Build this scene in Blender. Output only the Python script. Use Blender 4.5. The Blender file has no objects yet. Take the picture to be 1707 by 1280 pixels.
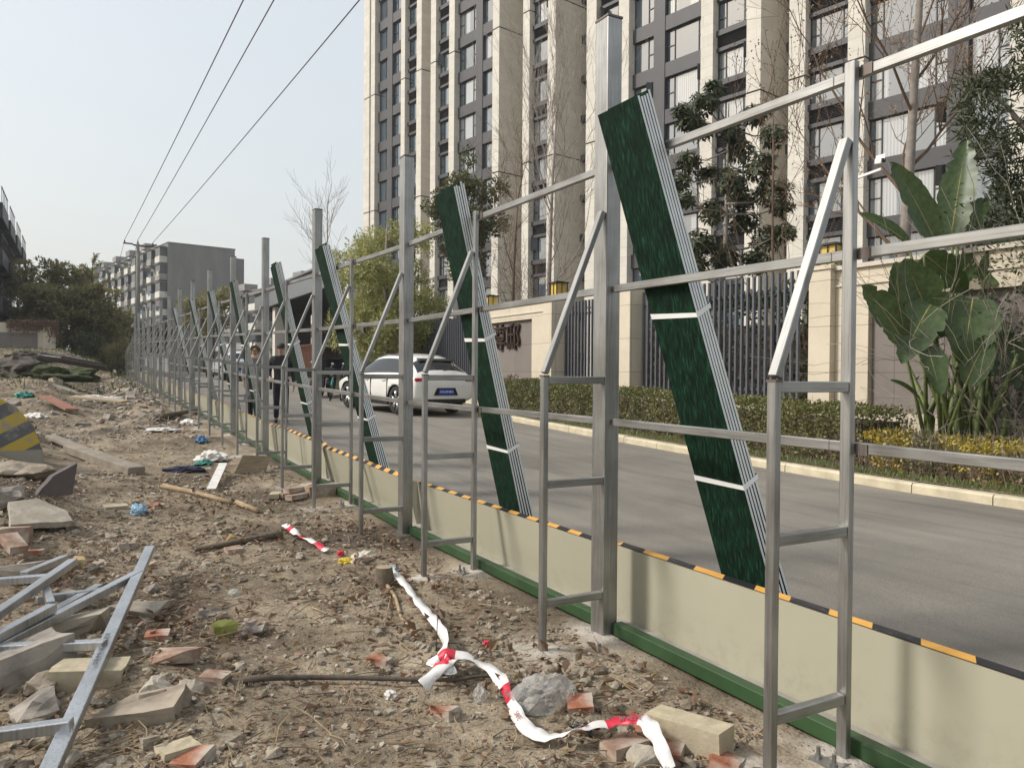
import bpy, bmesh, math, random
from mathutils import Vector, Matrix, noise, Quaternion
random.seed(7)
R_ = math.radians
SC = bpy.context.scene
COL = SC.collection
V = Vector
CAMZ = 1.5
ZT = [(-30,0),(0,.03),(3.5,.048),(6.5,.046),(9.5,.107),(12.5,.184),(15.5,.276),(18.5,.367),(24.5,.49),(44,1.0),(60,1.3),(90,1.4),(900,1.4)]
def zg(y):
    if y <= ZT[0][0]: return 0.0
    for (a, za), (b, zb) in zip(ZT, ZT[1:]):
        if y <= b: return za + (zb-za)*(y-a)/(b-a)
    return ZT[-1][1]
def sm(a, b, x):
    t = max(0., min(1., (x-a)/(b-a))); return t*t*(3-2*t)
def nz(x, y, z=0.): return noise.noise(V((x, y, z)))
# ---------------------------------------------------------------- mesh builder
class MB:
    def __init__(s): s.v=[]; s.f=[]; s.m=[]; s.mi=0; s.uvs={}
    def add(s, vs, fs):
        o=len(s.v); s.v += [tuple(p) for p in vs]
        for f in fs: s.f.append(tuple(i+o for i in f)); s.m.append(s.mi)
        return s
    def box(s, c, d, M=None):
        hx,hy,hz=d[0]/2,d[1]/2,d[2]/2
        P=[V((x,y,z)) for z in (-hz,hz) for y in (-hy,hy) for x in (-hx,hx)]
        if M is not None: P=[M@p for p in P]
        c=V(c)
        return s.add([c+p for p in P],[(0,2,3,1),(4,5,7,6),(0,1,5,4),(2,6,7,3),(1,3,7,5),(0,4,6,2)])
    def b2(s, a, b): # min/max corners
        return s.box([(a[i]+b[i])/2 for i in range(3)],[abs(b[i]-a[i]) for i in range(3)])
    def beam(s, p0, p1, w, h, side=None):
        p0=V(p0); p1=V(p1); d=(p1-p0).normalized()
        a=V(side) if side else (V((0,0,1)) if abs(d.z)<.9 else V((1,0,0)))
        a=(a-d*a.dot(d)).normalized(); b=d.cross(a)
        P=[]
        for q in (p0,p1):
            for i,j in ((-1,-1),(1,-1),(1,1),(-1,1)): P.append(q+a*(w/2*i)+b*(h/2*j))
        return s.add(P,[(3,2,1,0),(4,5,6,7),(0,1,5,4),(1,2,6,5),(2,3,7,6),(3,0,4,7)])
    def tube(s, pts, rad, n=8, cap=True):
        pts=[V(p) for p in pts]; k=len(pts)
        if not isinstance(rad,(list,tuple)): rad=[rad]*k
        P=[]; F=[]; a=None
        for i,p in enumerate(pts):
            d=(pts[min(i+1,k-1)]-pts[max(i-1,0)])
            d = d.normalized() if d.length>1e-9 else V((0,0,1))
            if a is None: a=d.orthogonal().normalized()
            else:
                a=a-d*a.dot(d); a = a.normalized() if a.length>1e-6 else d.orthogonal().normalized()
            b=d.cross(a)
            for j in range(n):
                t=2*math.pi*j/n; P.append(p+(a*math.cos(t)+b*math.sin(t))*rad[i])
        for i in range(k-1):
            for j in range(n):
                F.append((i*n+j,i*n+(j+1)%n,(i+1)*n+(j+1)%n,(i+1)*n+j))
        if cap: F.append(tuple(range(n-1,-1,-1))); F.append(tuple((k-1)*n+j for j in range(n)))
        return s.add(P,F)
    def prism(s, poly, axis, a, b):  # poly in the two other axes, extruded along axis from a to b
        def mk(p,t):
            q=[0,0,0]; q[axis]=t; o=[i for i in range(3) if i!=axis]; q[o[0]]=p[0]; q[o[1]]=p[1]; return q
        n=len(poly); P=[mk(p,a) for p in poly]+[mk(p,b) for p in poly]
        F=[tuple(range(n-1,-1,-1)),tuple(range(n,2*n))]+[(i,(i+1)%n,(i+1)%n+n,i+n) for i in range(n)]
        return s.add(P,F)
    def lathe(s, prof, c=(0,0,0), n=20, axis=2):
        P=[];F=[]; o=[i for i in range(3) if i!=axis]
        for r,h in prof:
            for j in range(n):
                t=2*math.pi*j/n; q=[0,0,0]; q[axis]=h+c[axis]; q[o[0]]=c[o[0]]+r*math.cos(t); q[o[1]]=c[o[1]]+r*math.sin(t); P.append(q)
        for i in range(len(prof)-1):
            for j in range(n): F.append((i*n+j,i*n+(j+1)%n,(i+1)*n+(j+1)%n,(i+1)*n+j))
        return s.add(P,F)
    def ball(s, c, r, n=10, m=6, sc=(1,1,1)):
        c=V(c); P=[c+V((0,0,-r*sc[2]))]; F=[]
        for i in range(1,m):
            a=-math.pi/2+math.pi*i/m
            for j in range(n):
                t=2*math.pi*j/n; P.append(c+V((r*sc[0]*math.cos(a)*math.cos(t),r*sc[1]*math.cos(a)*math.sin(t),r*sc[2]*math.sin(a))))
        P.append(c+V((0,0,r*sc[2])))
        for j in range(n): F.append((0,1+(j+1)%n,1+j))
        for i in range(m-2):
            for j in range(n): F.append((1+i*n+j,1+i*n+(j+1)%n,1+(i+1)*n+(j+1)%n,1+(i+1)*n+j))
        l=len(P)-1
        for j in range(n): F.append((l,1+(m-2)*n+j,1+(m-2)*n+(j+1)%n))
        return s.add(P,F)
    def mesh(s, name, mats, smooth=False):
        me=bpy.data.meshes.new(name); me.from_pydata(s.v,[],s.f)
        for m in (mats if isinstance(mats,(list,tuple)) else [mats]): me.materials.append(M_[m] if isinstance(m,str) else m)
        me.polygons.foreach_set('material_index', s.m)
        if smooth: me.polygons.foreach_set('use_smooth',[True]*len(me.polygons))
        uv=me.uv_layers.new(name='UV')
        co=s.v; dat=[0.]*(2*len(me.loops)); k=0
        for p in me.polygons:
            n=p.normal
            if abs(n.z)>.7: tx,ty,up=1,0,False
            else:
                l=math.hypot(n.x,n.y) or 1; tx,ty,up=-n.y/l,n.x/l,True
            for vi in p.vertices:
                q=co[vi]
                if up: dat[k]=tx*q[0]+ty*q[1]; dat[k+1]=q[2]
                else: dat[k]=q[0]; dat[k+1]=q[1]
                k+=2
        uv.data.foreach_set('uv',dat)
        me.validate(); me.update()
        return me
    def build(s, name, mats, parent=None, smooth=False, loc=None):
        o=bpy.data.objects.new(name, s.mesh(name,mats,smooth)); COL.objects.link(o)
        if parent is not None: o.parent=parent
        if loc is not None: o.location=loc
        return o
def bevel(o, w=.003, seg=1, ang=35):
    m=o.modifiers.new('bevel','BEVEL'); m.width=w; m.segments=seg; m.limit_method='ANGLE'; m.angle_limit=R_(ang); return o
def tag(o, label=None, cat=None, group=None, kind=None):
    if label: o['label']=label
    if cat: o['category']=cat
    if group: o['group']=group
    if kind: o['kind']=kind
    return o
def thing(name, label, cat, loc=(0,0,0), rz=0, group=None):
    o=bpy.data.objects.new(name,None); COL.objects.link(o); o.location=loc; o.rotation_euler=(0,0,rz); o.empty_display_size=.1
    return tag(o,label,cat,group)
def copy_tree(o, parent=None):
    c=o.copy(); COL.objects.link(c)
    if parent is not None: c.parent=parent
    for ch in list(o.children): copy_tree(ch,c)
    return c
def frozen(o):   # apply modifiers into a new mesh
    dg=bpy.context.evaluated_depsgraph_get(); me=bpy.data.meshes.new_from_object(o.evaluated_get(dg)); o.modifiers.clear(); o.data=me; return o
# ---------------------------------------------------------------- materials
M_={}
class NT:
    def __init__(s,name):
        m=bpy.data.materials.new(name); m.use_nodes=True; s.m=m; s.t=m.node_tree; s.t.nodes.clear()
        s.out=s.n('ShaderNodeOutputMaterial'); s.b=s.n('ShaderNodeBsdfPrincipled'); s.l(s.b.outputs[0],s.out.inputs[0]); M_[name]=m
    def n(s,t,**k):
        x=s.t.nodes.new(t)
        for a,b in k.items():
            if a.startswith('i_'): x.inputs[a[2:].replace('_',' ')].default_value=b
            else: setattr(x,a,b)
        return x
    def l(s,a,b): s.t.links.new(a,b)
    def set(s,**k):
        for a,b in k.items(): s.b.inputs[a.replace('_',' ')].default_value=(tuple(b)+(1,) if isinstance(b,(tuple,list)) and len(b)==3 else b)
        return s
    def coord(s,kind='Object',scale=(1,1,1)):
        tc=s.n('ShaderNodeTexCoord'); mp=s.n('ShaderNodeMapping'); mp.inputs['Scale'].default_value=scale
        s.l(tc.outputs[kind],mp.inputs['Vector']); return mp.outputs[0]
    def noise(s,vec,scale,detail=4,rough=.6,dist=0):
        x=s.n('ShaderNodeTexNoise'); x.inputs['Scale'].default_value=scale; x.inputs['Detail'].default_value=detail; x.inputs['Roughness'].default_value=rough; x.inputs['Distortion'].default_value=dist
        s.l(vec,x.inputs['Vector']); return x.outputs['Fac']
    def ramp(s,fac,stops):
        x=s.n('ShaderNodeValToRGB'); e=x.color_ramp.elements
        while len(e)<len(stops): e.new(.5)
        for i,(p,c) in enumerate(stops): e[i].position=p; e[i].color=(tuple(c)+(1,) if len(c)==3 else c)
        s.l(fac,x.inputs[0]); return x.outputs[0]
    def mix(s,fac,a,b,mode='MIX'):
        x=s.n('ShaderNodeMix',data_type='RGBA',blend_type=mode)
        for i,q in ((0,fac),(6,a),(7,b)):
            if hasattr(q,'is_linked'): s.l(q,x.inputs[i])
            else: x.inputs[i].default_value=(tuple(q)+(1,) if isinstance(q,(tuple,list)) and len(q)==3 else q)
        return x.outputs[2]
    def math(s,op,a,b=None):
        x=s.n('ShaderNodeMath',operation=op)
        for i,q in ((0,a),(1,b)):
            if q is None: continue
            if hasattr(q,'is_linked'): s.l(q,x.inputs[i])
            else: x.inputs[i].default_value=q
        return x.outputs[0]
    def bump(s,h,strength=.3,dist=.01):
        x=s.n('ShaderNodeBump'); x.inputs['Strength'].default_value=strength; x.inputs['Distance'].default_value=dist; s.l(h,x.inputs['Height']); s.l(x.outputs[0],s.b.inputs['Normal'])
    def base(s,c): s.l(c,s.b.inputs['Base Color'])
def P(name,col,rough=.7,metal=0,var=.15,scale=6,bump=0,bscale=None,stretch=(1,1,1),kind='Object',**kw):
    t=NT(name); t.set(Roughness=rough,Metallic=metal,**kw)
    v=t.coord(kind,stretch); f=t.noise(v,scale)
    lo=tuple(c*(1-var) for c in col); hi=tuple(min(1,c*(1+var)) for c in col)
    t.base(t.ramp(f,[(.3,lo),(.7,hi)]))
    if bump:
        g=t.noise(v,bscale or scale*4); t.bump(g,bump,.01)
    return t.m
# steel
def steel(name,col,rough,metal=.9,st=(9,9,.35)):
    t=NT(name); t.set(Metallic=metal,Roughness=rough)
    v=t.coord('Object',st); f=t.noise(v,9,5,.65); v2=t.coord('Object',(1,1,1)); g=t.noise(v2,2.3,4,.6)
    c1=t.ramp(f,[(.3,tuple(c*.62 for c in col)),(.5,tuple(c*.88 for c in col)),(.72,col)]); c2=t.ramp(g,[(.35,(.72,.71,.69)),(.6,(1,1,1))])
    t.base(t.mix(1.,c1,c2,'MULTIPLY'))
    r=t.math('MULTIPLY_ADD',f,.25); r.node.inputs[2].default_value=rough-.1; t.l(r,t.b.inputs['Roughness'])
    t.bump(f,.06,.004)
steel('galv',(.42,.42,.408),.42)
steel('galv_y',(.42,.42,.408),.42,.9,(9,.35,9))
steel('galv_x',(.42,.42,.408),.42,.9,(.35,9,9))
steel('galv_d',(.36,.36,.35),.5,.9,(1.2,14,.5))
steel('galv_weld',(.20,.17,.15),.55,.7)
steel('galv_pile',(.60,.62,.64),.36)
P('stone_cap',(.55,.50,.42),.8,var=.08)
def stone(name,col,bw,bh,mortar=.012,var=.06,off=.5,grain=.05,mdark=.55):
    t=NT(name); t.set(Roughness=.75)
    tc=t.n('ShaderNodeTexCoord'); br=t.n('ShaderNodeTexBrick'); br.offset=off
    br.inputs['Color1'].default_value=tuple(c*(1-var) for c in col)+(1,); br.inputs['Color2'].default_value=tuple(c*(1+var) for c in col)+(1,)
    br.inputs['Mortar'].default_value=tuple(c*mdark for c in col)+(1,); br.inputs['Scale'].default_value=1; br.inputs['Mortar Size'].default_value=mortar; br.inputs['Mortar Smooth'].default_value=.3
    br.inputs['Brick Width'].default_value=bw; br.inputs['Row Height'].default_value=bh
    t.l(tc.outputs['UV'],br.inputs['Vector'])
    ns=t.noise(tc.outputs['Object'],1.3,6,.65); st=t.ramp(ns,[(.25,(.86,.85,.83)),(.7,(1.04,1.03,1.0))])
    g=t.noise(tc.outputs['Object'],60,2); gr=t.ramp(g,[(.3,(1-grain,)*3),(.7,(1+grain,)*3)])
    t.base(t.mix(1.,t.mix(1.,br.outputs[0],st,'MULTIPLY'),gr,'MULTIPLY'))
    t.bump(br.outputs['Fac'],.25,-.006)
stone('tower_stone',(.62,.59,.53),2.4,.62,.012,.05,.5,.04,.72)
stone('tower_stone_side',(.56,.50,.43),2.4,.62,.014)
stone('wall_stone',(.60,.535,.425),1.25,.78,.008,.04,0)
stone('wall_dark',(.20,.175,.16),1.15,.78,.008,.05,0)
P('clad_dark',(.048,.047,.05),.55,var=.12,scale=1.2)
P('frame_dark',(.022,.026,.027),.4,var=.1)
P('louver',(.035,.033,.034),.5,var=.2,scale=2)
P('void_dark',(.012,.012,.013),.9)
def glass(name,tint,dark,curt=.5):
    t=NT(name); t.set(Roughness=.03,Metallic=.0); t.b.inputs['Specular IOR Level'].default_value=1.0; t.b.inputs['IOR'].default_value=2.0
    oi=t.n('ShaderNodeObjectInfo'); tc=t.n('ShaderNodeTexCoord'); sep=t.n('ShaderNodeSeparateXYZ'); t.l(tc.outputs['UV'],sep.inputs[0])
    r=oi.outputs['Random']
    pl=t.math('MULTIPLY',t.math('ADD',t.math('SINE',t.math('MULTIPLY',sep.outputs[0],38.)),1.),.5)
    w=t.noise(tc.outputs['Object'],.9,2); pl=t.math('MULTIPLY',pl,t.math('ADD',w,.4))
    cur=t.ramp(pl,[(0,tuple(c*.62 for c in tint)),(1,tint)])
    edge=t.math('LESS_THAN',t.math('FRACT',t.math('ADD',t.math('MULTIPLY',sep.outputs[0],.37),t.math('MULTIPLY',r,7.31))),.62)
    sel=t.math('MULTIPLY',edge,t.math('GREATER_THAN',r,1-curt))
    t.base(t.mix(sel,dark,cur))
    ripple=t.noise(tc.outputs['Object'],.6,1); t.bump(ripple,.05,.05)
glass('pane',(.36,.39,.41),(.06,.09,.12),.42)
P('pane_dark',(.02,.022,.025),.05,var=.2,scale=1); M_['pane_dark'].node_tree.nodes['Principled BSDF'].inputs['IOR'].default_value=1.6
# ground earth
def ground_mat():
    t=NT('earth'); t.set(Roughness=.95); t.b.inputs['Specular IOR Level'].default_value=.2
    v=t.coord('Object'); n1=t.noise(v,.9,6,.6,.4); n2=t.noise(v,7,6,.7,.3); n3=t.noise(v,60,3,.7)
    c=t.ramp(n1,[(.28,(.125,.101,.074)),(.5,(.265,.219,.16)),(.72,(.40,.345,.262))])
    d=t.ramp(n2,[(.3,(.5,.47,.43)),(.55,(1,1,1)),(.8,(1.3,1.27,1.2))])
    e=t.ramp(n3,[(.3,(.6,.58,.55)),(.6,(1.12,1.1,1.07))])
    c=t.mix(1.,t.mix(1.,c,d,'MULTIPLY'),e,'MULTIPLY')
    vo=t.n('ShaderNodeTexVoronoi'); vo.inputs['Scale'].default_value=38; t.l(v,vo.inputs['Vector'])
    peb=t.ramp(vo.outputs['Distance'],[(.12,(1,1,1)),(.3,(0,0,0))])
    pm=t.math('MULTIPLY',peb,t.math('GREATER_THAN',t.noise(v,2.3,3),.52))
    pc=t.mix(vo.outputs['Color'],(.34,.30,.25),(.24,.15,.10))
    c=t.mix(t.math('MULTIPLY',pm,.75),c,pc)
    at=t.n('ShaderNodeAttribute',attribute_name='stain'); sp=t.n('ShaderNodeSeparateColor'); t.l(at.outputs['Color'],sp.inputs[0])
    c=t.mix(t.math('MULTIPLY',sp.outputs[0],t.ramp(n2,[(.3,(.35,)*3),(.6,(1,1,1))])),c,(.52,.48,.42))     # cement spilled round the feet
    c=t.mix(t.math('MULTIPLY',sp.outputs[1],.8),c,(.09,.085,.035))    # weeds
    c=t.mix(t.math('MULTIPLY',sp.outputs[2],.85),c,(.055,.042,.032))   # damp dark soil
    t.base(c)
    h=t.math('ADD',t.math('MULTIPLY',n2,.6),t.math('ADD',t.math('MULTIPLY',n3,.3),t.math('MULTIPLY',pm,.35)))
    t.bump(h,.9,.03)
ground_mat()
def road_mat():
    t=NT('asphalt'); t.set(Roughness=.85); v=t.coord('Object'); n1=t.noise(v,.35,5,.6,.5); n2=t.noise(v,140,2,.6); v2=t.coord('Object',(2.2,.25,1)); n3=t.noise(v2,1.2,5,.65)
    c=t.ramp(n1,[(.3,(.150,.138,.118)),(.7,(.235,.218,.188))]); g=t.ramp(n2,[(.3,(.62,)*3),(.7,(1.3,1.28,1.25))]); s=t.ramp(n3,[(.28,(.66,.66,.67)),(.45,(.95,)*3),(.64,(1.10,1.09,1.06))])
    t.base(t.mix(1.,t.mix(1.,c,g,'MULTIPLY'),s,'MULTIPLY')); t.bump(n2,.4,.006)
road_mat()
P('kerb_stone',(.50,.44,.31),.85,var=.22,scale=3.5,bump=.4,bscale=30)
P('concrete',(.30,.28,.245),.9,var=.2,scale=3,bump=.4,bscale=25)
P('concrete_light',(.42,.38,.30),.9,var=.16,scale=5,bump=.6,bscale=40)
P('concrete_old',(.20,.196,.185),.9,var=.16,scale=.35,stretch=(2,2,.4))
P('concrete_pole',(.20,.185,.165),.9,var=.2,scale=2)
def panel_mat():
    t=NT('panel_beige'); t.set(Roughness=.42); v=t.coord('Object'); n=t.noise(v,1.4,4); g=t.noise(v,13,6,.75,.4); tc=t.n('ShaderNodeTexCoord'); sp=t.n('ShaderNodeSeparateXYZ'); t.l(tc.outputs['Object'],sp.inputs[0])
    c=t.ramp(n,[(.3,(.345,.330,.248)),(.7,(.375,.358,.27))])
    lo=t.math('MULTIPLY',t.ramp(sp.outputs[2],[(.08,(1,1,1)),(.34,(0,0,0))]),t.ramp(g,[(.48,(0,0,0)),(.62,(1,1,1))]))
    sc=t.ramp(t.noise(t.coord('Object',(1,2.5,14)),3,5,.7),[(.66,(0,0,0)),(.74,(1,1,1))])
    c=t.mix(t.math('MULTIPLY',lo,.28),c,(.22,.175,.12)); c=t.mix(t.math('MULTIPLY',sc,.08),c,(.52,.50,.42)); t.base(c); t.bump(t.noise(v,2.2,2),.03,.02)
panel_mat()
P('rail_green',(.022,.060,.019),.5,var=.2,scale=5)
P('tape_black',(.014,.013,.015),.5); P('tape_orange',(.62,.33,.07),.5,var=.08); P('white_strap',(.78,.78,.76),.5,var=.05)
P('panel_edge',(.62,.64,.62),.4,metal=.3,var=.1); P('panel_core',(.02,.03,.028),.8)
def turf():
    t=NT('turf'); t.set(Roughness=.8,Specular_IOR_Level=.15); v=t.coord('UV',(1,1,1)); w=t.noise(v,9,3,.6)
    mp=t.n('ShaderNodeMapping'); mp.inputs['Scale'].default_value=(85,12,1); mp.inputs['Rotation'].default_value=(0,0,.12)
    ad=t.n('ShaderNodeVectorMath',operation='ADD'); sc=t.n('ShaderNodeVectorMath',operation='SCALE'); sc.inputs['Scale'].default_value=.03
    nc=t.n('ShaderNodeTexNoise'); nc.inputs['Scale'].default_value=14; t.l(v,nc.inputs['Vector']); t.l(nc.outputs['Color'],sc.inputs[0]); t.l(v,ad.inputs[0]); t.l(sc.outputs[0],ad.inputs[1]); t.l(ad.outputs[0],mp.inputs['Vector'])
    f=t.noise(mp.outputs[0],1.,3,.6)
    t.base(t.mix(1.,t.ramp(f,[(.40,(.0015,.0085,.0045)),(.56,(.004,.026,.0125)),(.76,(.022,.085,.042))]),t.ramp(w,[(.3,(.6,.6,.6)),(.7,(1.15,1.15,1.15))]),'MULTIPLY')); t.bump(f,.5,.004)
turf()
def brick(name,col,dust=(.40,.36,.30)):
    t=NT(name); t.set(Roughness=.95); v=t.coord('Object'); n=t.noise(v,14,6,.7); k=t.noise(v,5,4,.6)
    t.base(t.mix(t.ramp(k,[(.42,(0,0,0)),(.62,(1,1,1))]),t.ramp(n,[(.3,tuple(c*.65 for c in col)),(.7,tuple(c*1.15 for c in col))]),dust)); t.bump(n,.7,.01)
brick('brick_red',(.34,.125,.065)); brick('brick_dusty',(.30,.19,.135),(.40,.35,.285)); brick('block_cream',(.45,.385,.26),(.36,.31,.22)); brick('brick_dark',(.06,.05,.045),(.34,.30,.24)); brick('rubble',(.25,.205,.155),(.34,.29,.225)); brick('rubble_grey',(.22,.195,.165),(.32,.285,.24)); brick('rubble_pale',(.40,.355,.285),(.30,.26,.20)); brick('yellow_lump',(.42,.29,.11),(.44,.36,.22))
P('bark_dry',(.13,.10,.07),.9,var=.3,scale=20,bump=.5); P('bark_light',(.30,.22,.13),.9,var=.3,scale=12,stretch=(1,1,4)); P('stick_dark',(.075,.060,.046),.85,var=.35,scale=18)
P('bark_grey',(.24,.21,.18),.9,var=.2,scale=9,bump=.3); P('bark_brown',(.10,.07,.05),.9,var=.25,scale=9); P('twig_brown',(.13,.085,.055),.9,var=.2); P('twig_pale',(.27,.235,.20),.9,var=.2)
def leafm(name,a,b,rough=.5,sub=.25):
    t=NT(name); t.set(Roughness=rough); tc=t.n('ShaderNodeTexCoord'); n=t.noise(tc.outputs['Object'],1.1,3,.6); m=t.noise(tc.outputs['Object'],17,2,.5)
    c=t.ramp(t.math('ADD',t.math('MULTIPLY',n,.45),t.math('MULTIPLY',m,.55)),[(.33,a),(.68,b)]); t.base(c)
    tr=t.n('ShaderNodeBsdfTranslucent'); t.l(c,tr.inputs[0]); mx=t.n('ShaderNodeMixShader'); mx.inputs[0].default_value=sub; t.l(t.b.outputs[0],mx.inputs[1]); t.l(tr.outputs[0],mx.inputs[2]); t.l(mx.outputs[0],t.out.inputs[0])
leafm('leaf_light',(.20,.22,.065),(.50,.48,.19)); leafm('leaf_mid',(.045,.06,.02),(.17,.16,.055)); leafm('leaf_dark',(.022,.035,.013),(.085,.10,.038)); leafm('leaf_far',(.12,.12,.055),(.40,.36,.16),.5,.55); leafm('leaf_hedge',(.07,.085,.025),(.21,.20,.065)); leafm('leaf_yellow',(.20,.16,.02),(.50,.38,.05)); leafm('leaf_strel',(.030,.055,.016),(.085,.13,.038),.4); leafm('leaf_bud',(.25,.13,.04),(.42,.24,.07)); leafm('leaf_brown',(.11,.06,.035),(.22,.13,.075)); leafm('grass',(.05,.07,.015),(.13,.15,.04)); leafm('leaf_fallen',(.13,.085,.045),(.30,.22,.13)); leafm('leaf_yg',(.16,.18,.03),(.28,.27,.05))
P('stem_green',(.10,.13,.035),.6,var=.3,scale=8); P('stem_yellow',(.22,.20,.06),.6,var=.3,scale=8)
def carpaint(name,col):
    t=NT(name); t.set(Base_Color=col,Roughness=.25,Metallic=0); t.b.inputs['Coat Weight'].default_value=.8; t.b.inputs['Coat Roughness'].default_value=.04; v=t.coord('Object'); n=t.noise(v,3,3); t.base(t.ramp(n,[(.3,tuple(c*.95 for c in col)),(.7,col)]))
carpaint('paint_white',(.78,.77,.72)); carpaint('paint_silver',(.62,.64,.66))
P('car_black',(.012,.012,.013),.35); P('rubber',(.016,.016,.017),.85,var=.2); P('alloy',(.62,.62,.63),.28,metal=.9,var=.05); P('tail_red',(.45,.015,.015),.2); P('plate_blue',(.01,.05,.35),.4); P('white_paint',(.75,.75,.74),.5,var=.04); P('car_glass',(.015,.018,.02),.04,var=.1); P('chrome',(.7,.7,.7),.15,metal=1,var=.02)
P('skin',(.44,.25,.17),.55,var=.06); P('hair_black',(.012,.011,.010),.7); P('hair_brown',(.10,.075,.035),.8,var=.3,scale=30); P('jacket_black',(.016,.016,.017),.75,var=.25,scale=7); P('jacket_dark',(.035,.033,.032),.8,var=.3,scale=9); P('trousers_navy',(.016,.014,.024),.8,var=.2); P('coat_check',(.22,.215,.21),.85,var=.5,scale=18,stretch=(1,1,.3)); P('scarf',(.45,.34,.26),.9,var=.3,scale=20); P('lips',(.30,.09,.07),.5); P('shoe',(.02,.019,.019),.5)
P('bars',(.10,.105,.12),.5,metal=.2,var=.1); P('bronze',(.055,.032,.024),.45,metal=.3,var=.2); P('lamp_yellow',(.60,.42,.09),.35,var=.12); P('lamp_frame',(.02,.017,.013),.4)
P('plaster_white',(.55,.53,.48),.8,var=.1,scale=2); P('plaster_cream',(.62,.58,.50),.8,var=.06,scale=2); P('balcony_white',(.55,.54,.48),.85,var=.18,scale=1.2); P('balcony_grey',(.25,.245,.23),.85,var=.2,scale=1.2); P('win_dark',(.04,.045,.05),.25,var=.5,scale=.7); P('dark_navy',(.018,.019,.026),.5,var=.2); P('bluegrey_wall',(.17,.18,.19),.8,var=.15); P('fascia',(.17,.18,.19),.5,var=.1)
P('plastic_blue',(.07,.18,.32),.5,var=.2,scale=12); P('plastic_teal',(.03,.20,.15),.5,var=.3,scale=12); P('cloth_white',(.62,.60,.56),.85,var=.15,scale=9); P('cloth_navy',(.03,.03,.07),.85,var=.3); P('paper',(.55,.50,.42),.9,var=.15,scale=9); P('pack_yellow',(.65,.50,.05),.4,var=.3,scale=30); P('pack_red',(.50,.03,.05),.5,var=.2,scale=20); P('timber',(.30,.24,.16),.85,var=.25,scale=6,stretch=(1,1,5)); P('timber_red',(.24,.11,.07),.85,var=.2); P('moss',(.04,.05,.016),.95,var=.4,scale=8,bump=.8); P('clod',(.275,.235,.175),.97,var=.35,scale=9,bump=.8); P('clod_dark',(.17,.138,.10),.97,var=.35,scale=9,bump=.8); P('mud_dark',(.06,.05,.038),.95,var=.4,scale=7,bump=.8); P('plank_grey',(.24,.205,.16),.9,var=.25,scale=5,bump=.4); P('slate',(.12,.10,.095),.9,var=.2)
P('bike_yellow',(.65,.52,.04),.4); P('bike_teal',(.04,.30,.28),.4); P('bike_green',(.08,.35,.10),.4)
P('tape_white',(.66,.64,.61),.5,var=.16,scale=9); P('tape_red',(.50,.02,.045),.45,var=.1,scale=14); P('ink',(.28,.10,.10),.6)
def stripe_mat():
    t=NT('hazard_paint'); t.set(Roughness=.85); tc=t.n('ShaderNodeTexCoord'); sp=t.n('ShaderNodeSeparateXYZ'); t.l(tc.outputs['UV'],sp.inputs[0])
    w=t.noise(tc.outputs['Object'],5,5,.7)
    d=t.math('ADD',t.math('MULTIPLY',sp.outputs[0],.55),sp.outputs[1]); fr=t.math('FRACT',t.math('ADD',t.math('DIVIDE',d,.36),t.math('MULTIPLY',w,.06)))
    s=t.math('LESS_THAN',fr,.5); c=t.mix(s,(.10,.10,.10),(.42,.30,.05))
    low=t.math('GREATER_THAN',sp.outputs[1],.24); c=t.mix(low,(.26,.24,.19),c)
    t.base(t.mix(t.ramp(w,[(.52,(0,0,0)),(.68,(1,1,1))]),c,(.25,.23,.19))); t.bump(w,.4,.01)
stripe_mat()
def clear(name,col,alpha,rough=.2):
    t=NT(name); t.set(Base_Color=col,Roughness=rough); n=t.noise(t.coord('Object'),22,4,.7,1.2)
    a=t.math('MULTIPLY_ADD',n,.5); a.node.inputs[2].default_value=alpha-.25; t.l(a,t.b.inputs['Alpha']); t.bump(n,.6,.02)
clear('plastic_film',(.50,.49,.46),.42,.35); clear('bag_blue',(.25,.42,.55),.85); clear('bottle_clear',(.6,.65,.62),.4,.1)
# ---------------------------------------------------------------- camera, world, sun
cam=bpy.data.cameras.new('camera'); co=bpy.data.objects.new('camera',cam); COL.objects.link(co); SC.camera=co
cam.sensor_width=36; cam.sensor_fit='HORIZONTAL'; cam.lens=1292.7/1707*36; cam.clip_start=.05; cam.clip_end=3000
yaw,pitch,roll=.5088,.0133,.00725
fw=V((math.sin(yaw),math.cos(yaw),0)); rt=V((math.cos(yaw),-math.sin(yaw),0)); up=V((0,0,1))
f2=fw*math.cos(pitch)-up*math.sin(pitch); u2=up*math.cos(pitch)+fw*math.sin(pitch)
r3=rt*math.cos(roll)+u2*math.sin(roll); u3=u2*math.cos(roll)-rt*math.sin(roll)
mw=Matrix((r3,u3,-f2)).transposed().to_4x4(); mw.translation=V((0,0,CAMZ)); co.matrix_world=mw
SUN_EL,SUN_AZ=R_(40),R_(155)     # azimuth measured from +x, counter-clockwise: the sun stands over the site, ahead and to the left
sd=V((math.cos(SUN_EL)*math.cos(SUN_AZ),math.cos(SUN_EL)*math.sin(SUN_AZ),math.sin(SUN_EL)))
sl=bpy.data.lights.new('sun','SUN'); so=bpy.data.objects.new('sun',sl); COL.objects.link(so)
sl.energy=2.1; sl.angle=R_(11.0); sl.color=(1,.97,.935); so.rotation_euler=sd.to_track_quat('Z','Y').to_euler(); so.location=(-20,20,40)
w=bpy.data.worlds.new('World'); SC.world=w; w.use_nodes=True; nt=w.node_tree
sky=nt.nodes.new('ShaderNodeTexSky'); sky.sky_type='NISHITA'; sky.sun_disc=False; sky.sun_elevation=SUN_EL; sky.sun_rotation=math.pi/2-SUN_AZ
sky.air_density=1.6; sky.dust_density=7.0; sky.ozone_density=1.2; sky.altitude=300
bg=nt.nodes['Background']; bg.inputs['Strength'].default_value=.15
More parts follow.
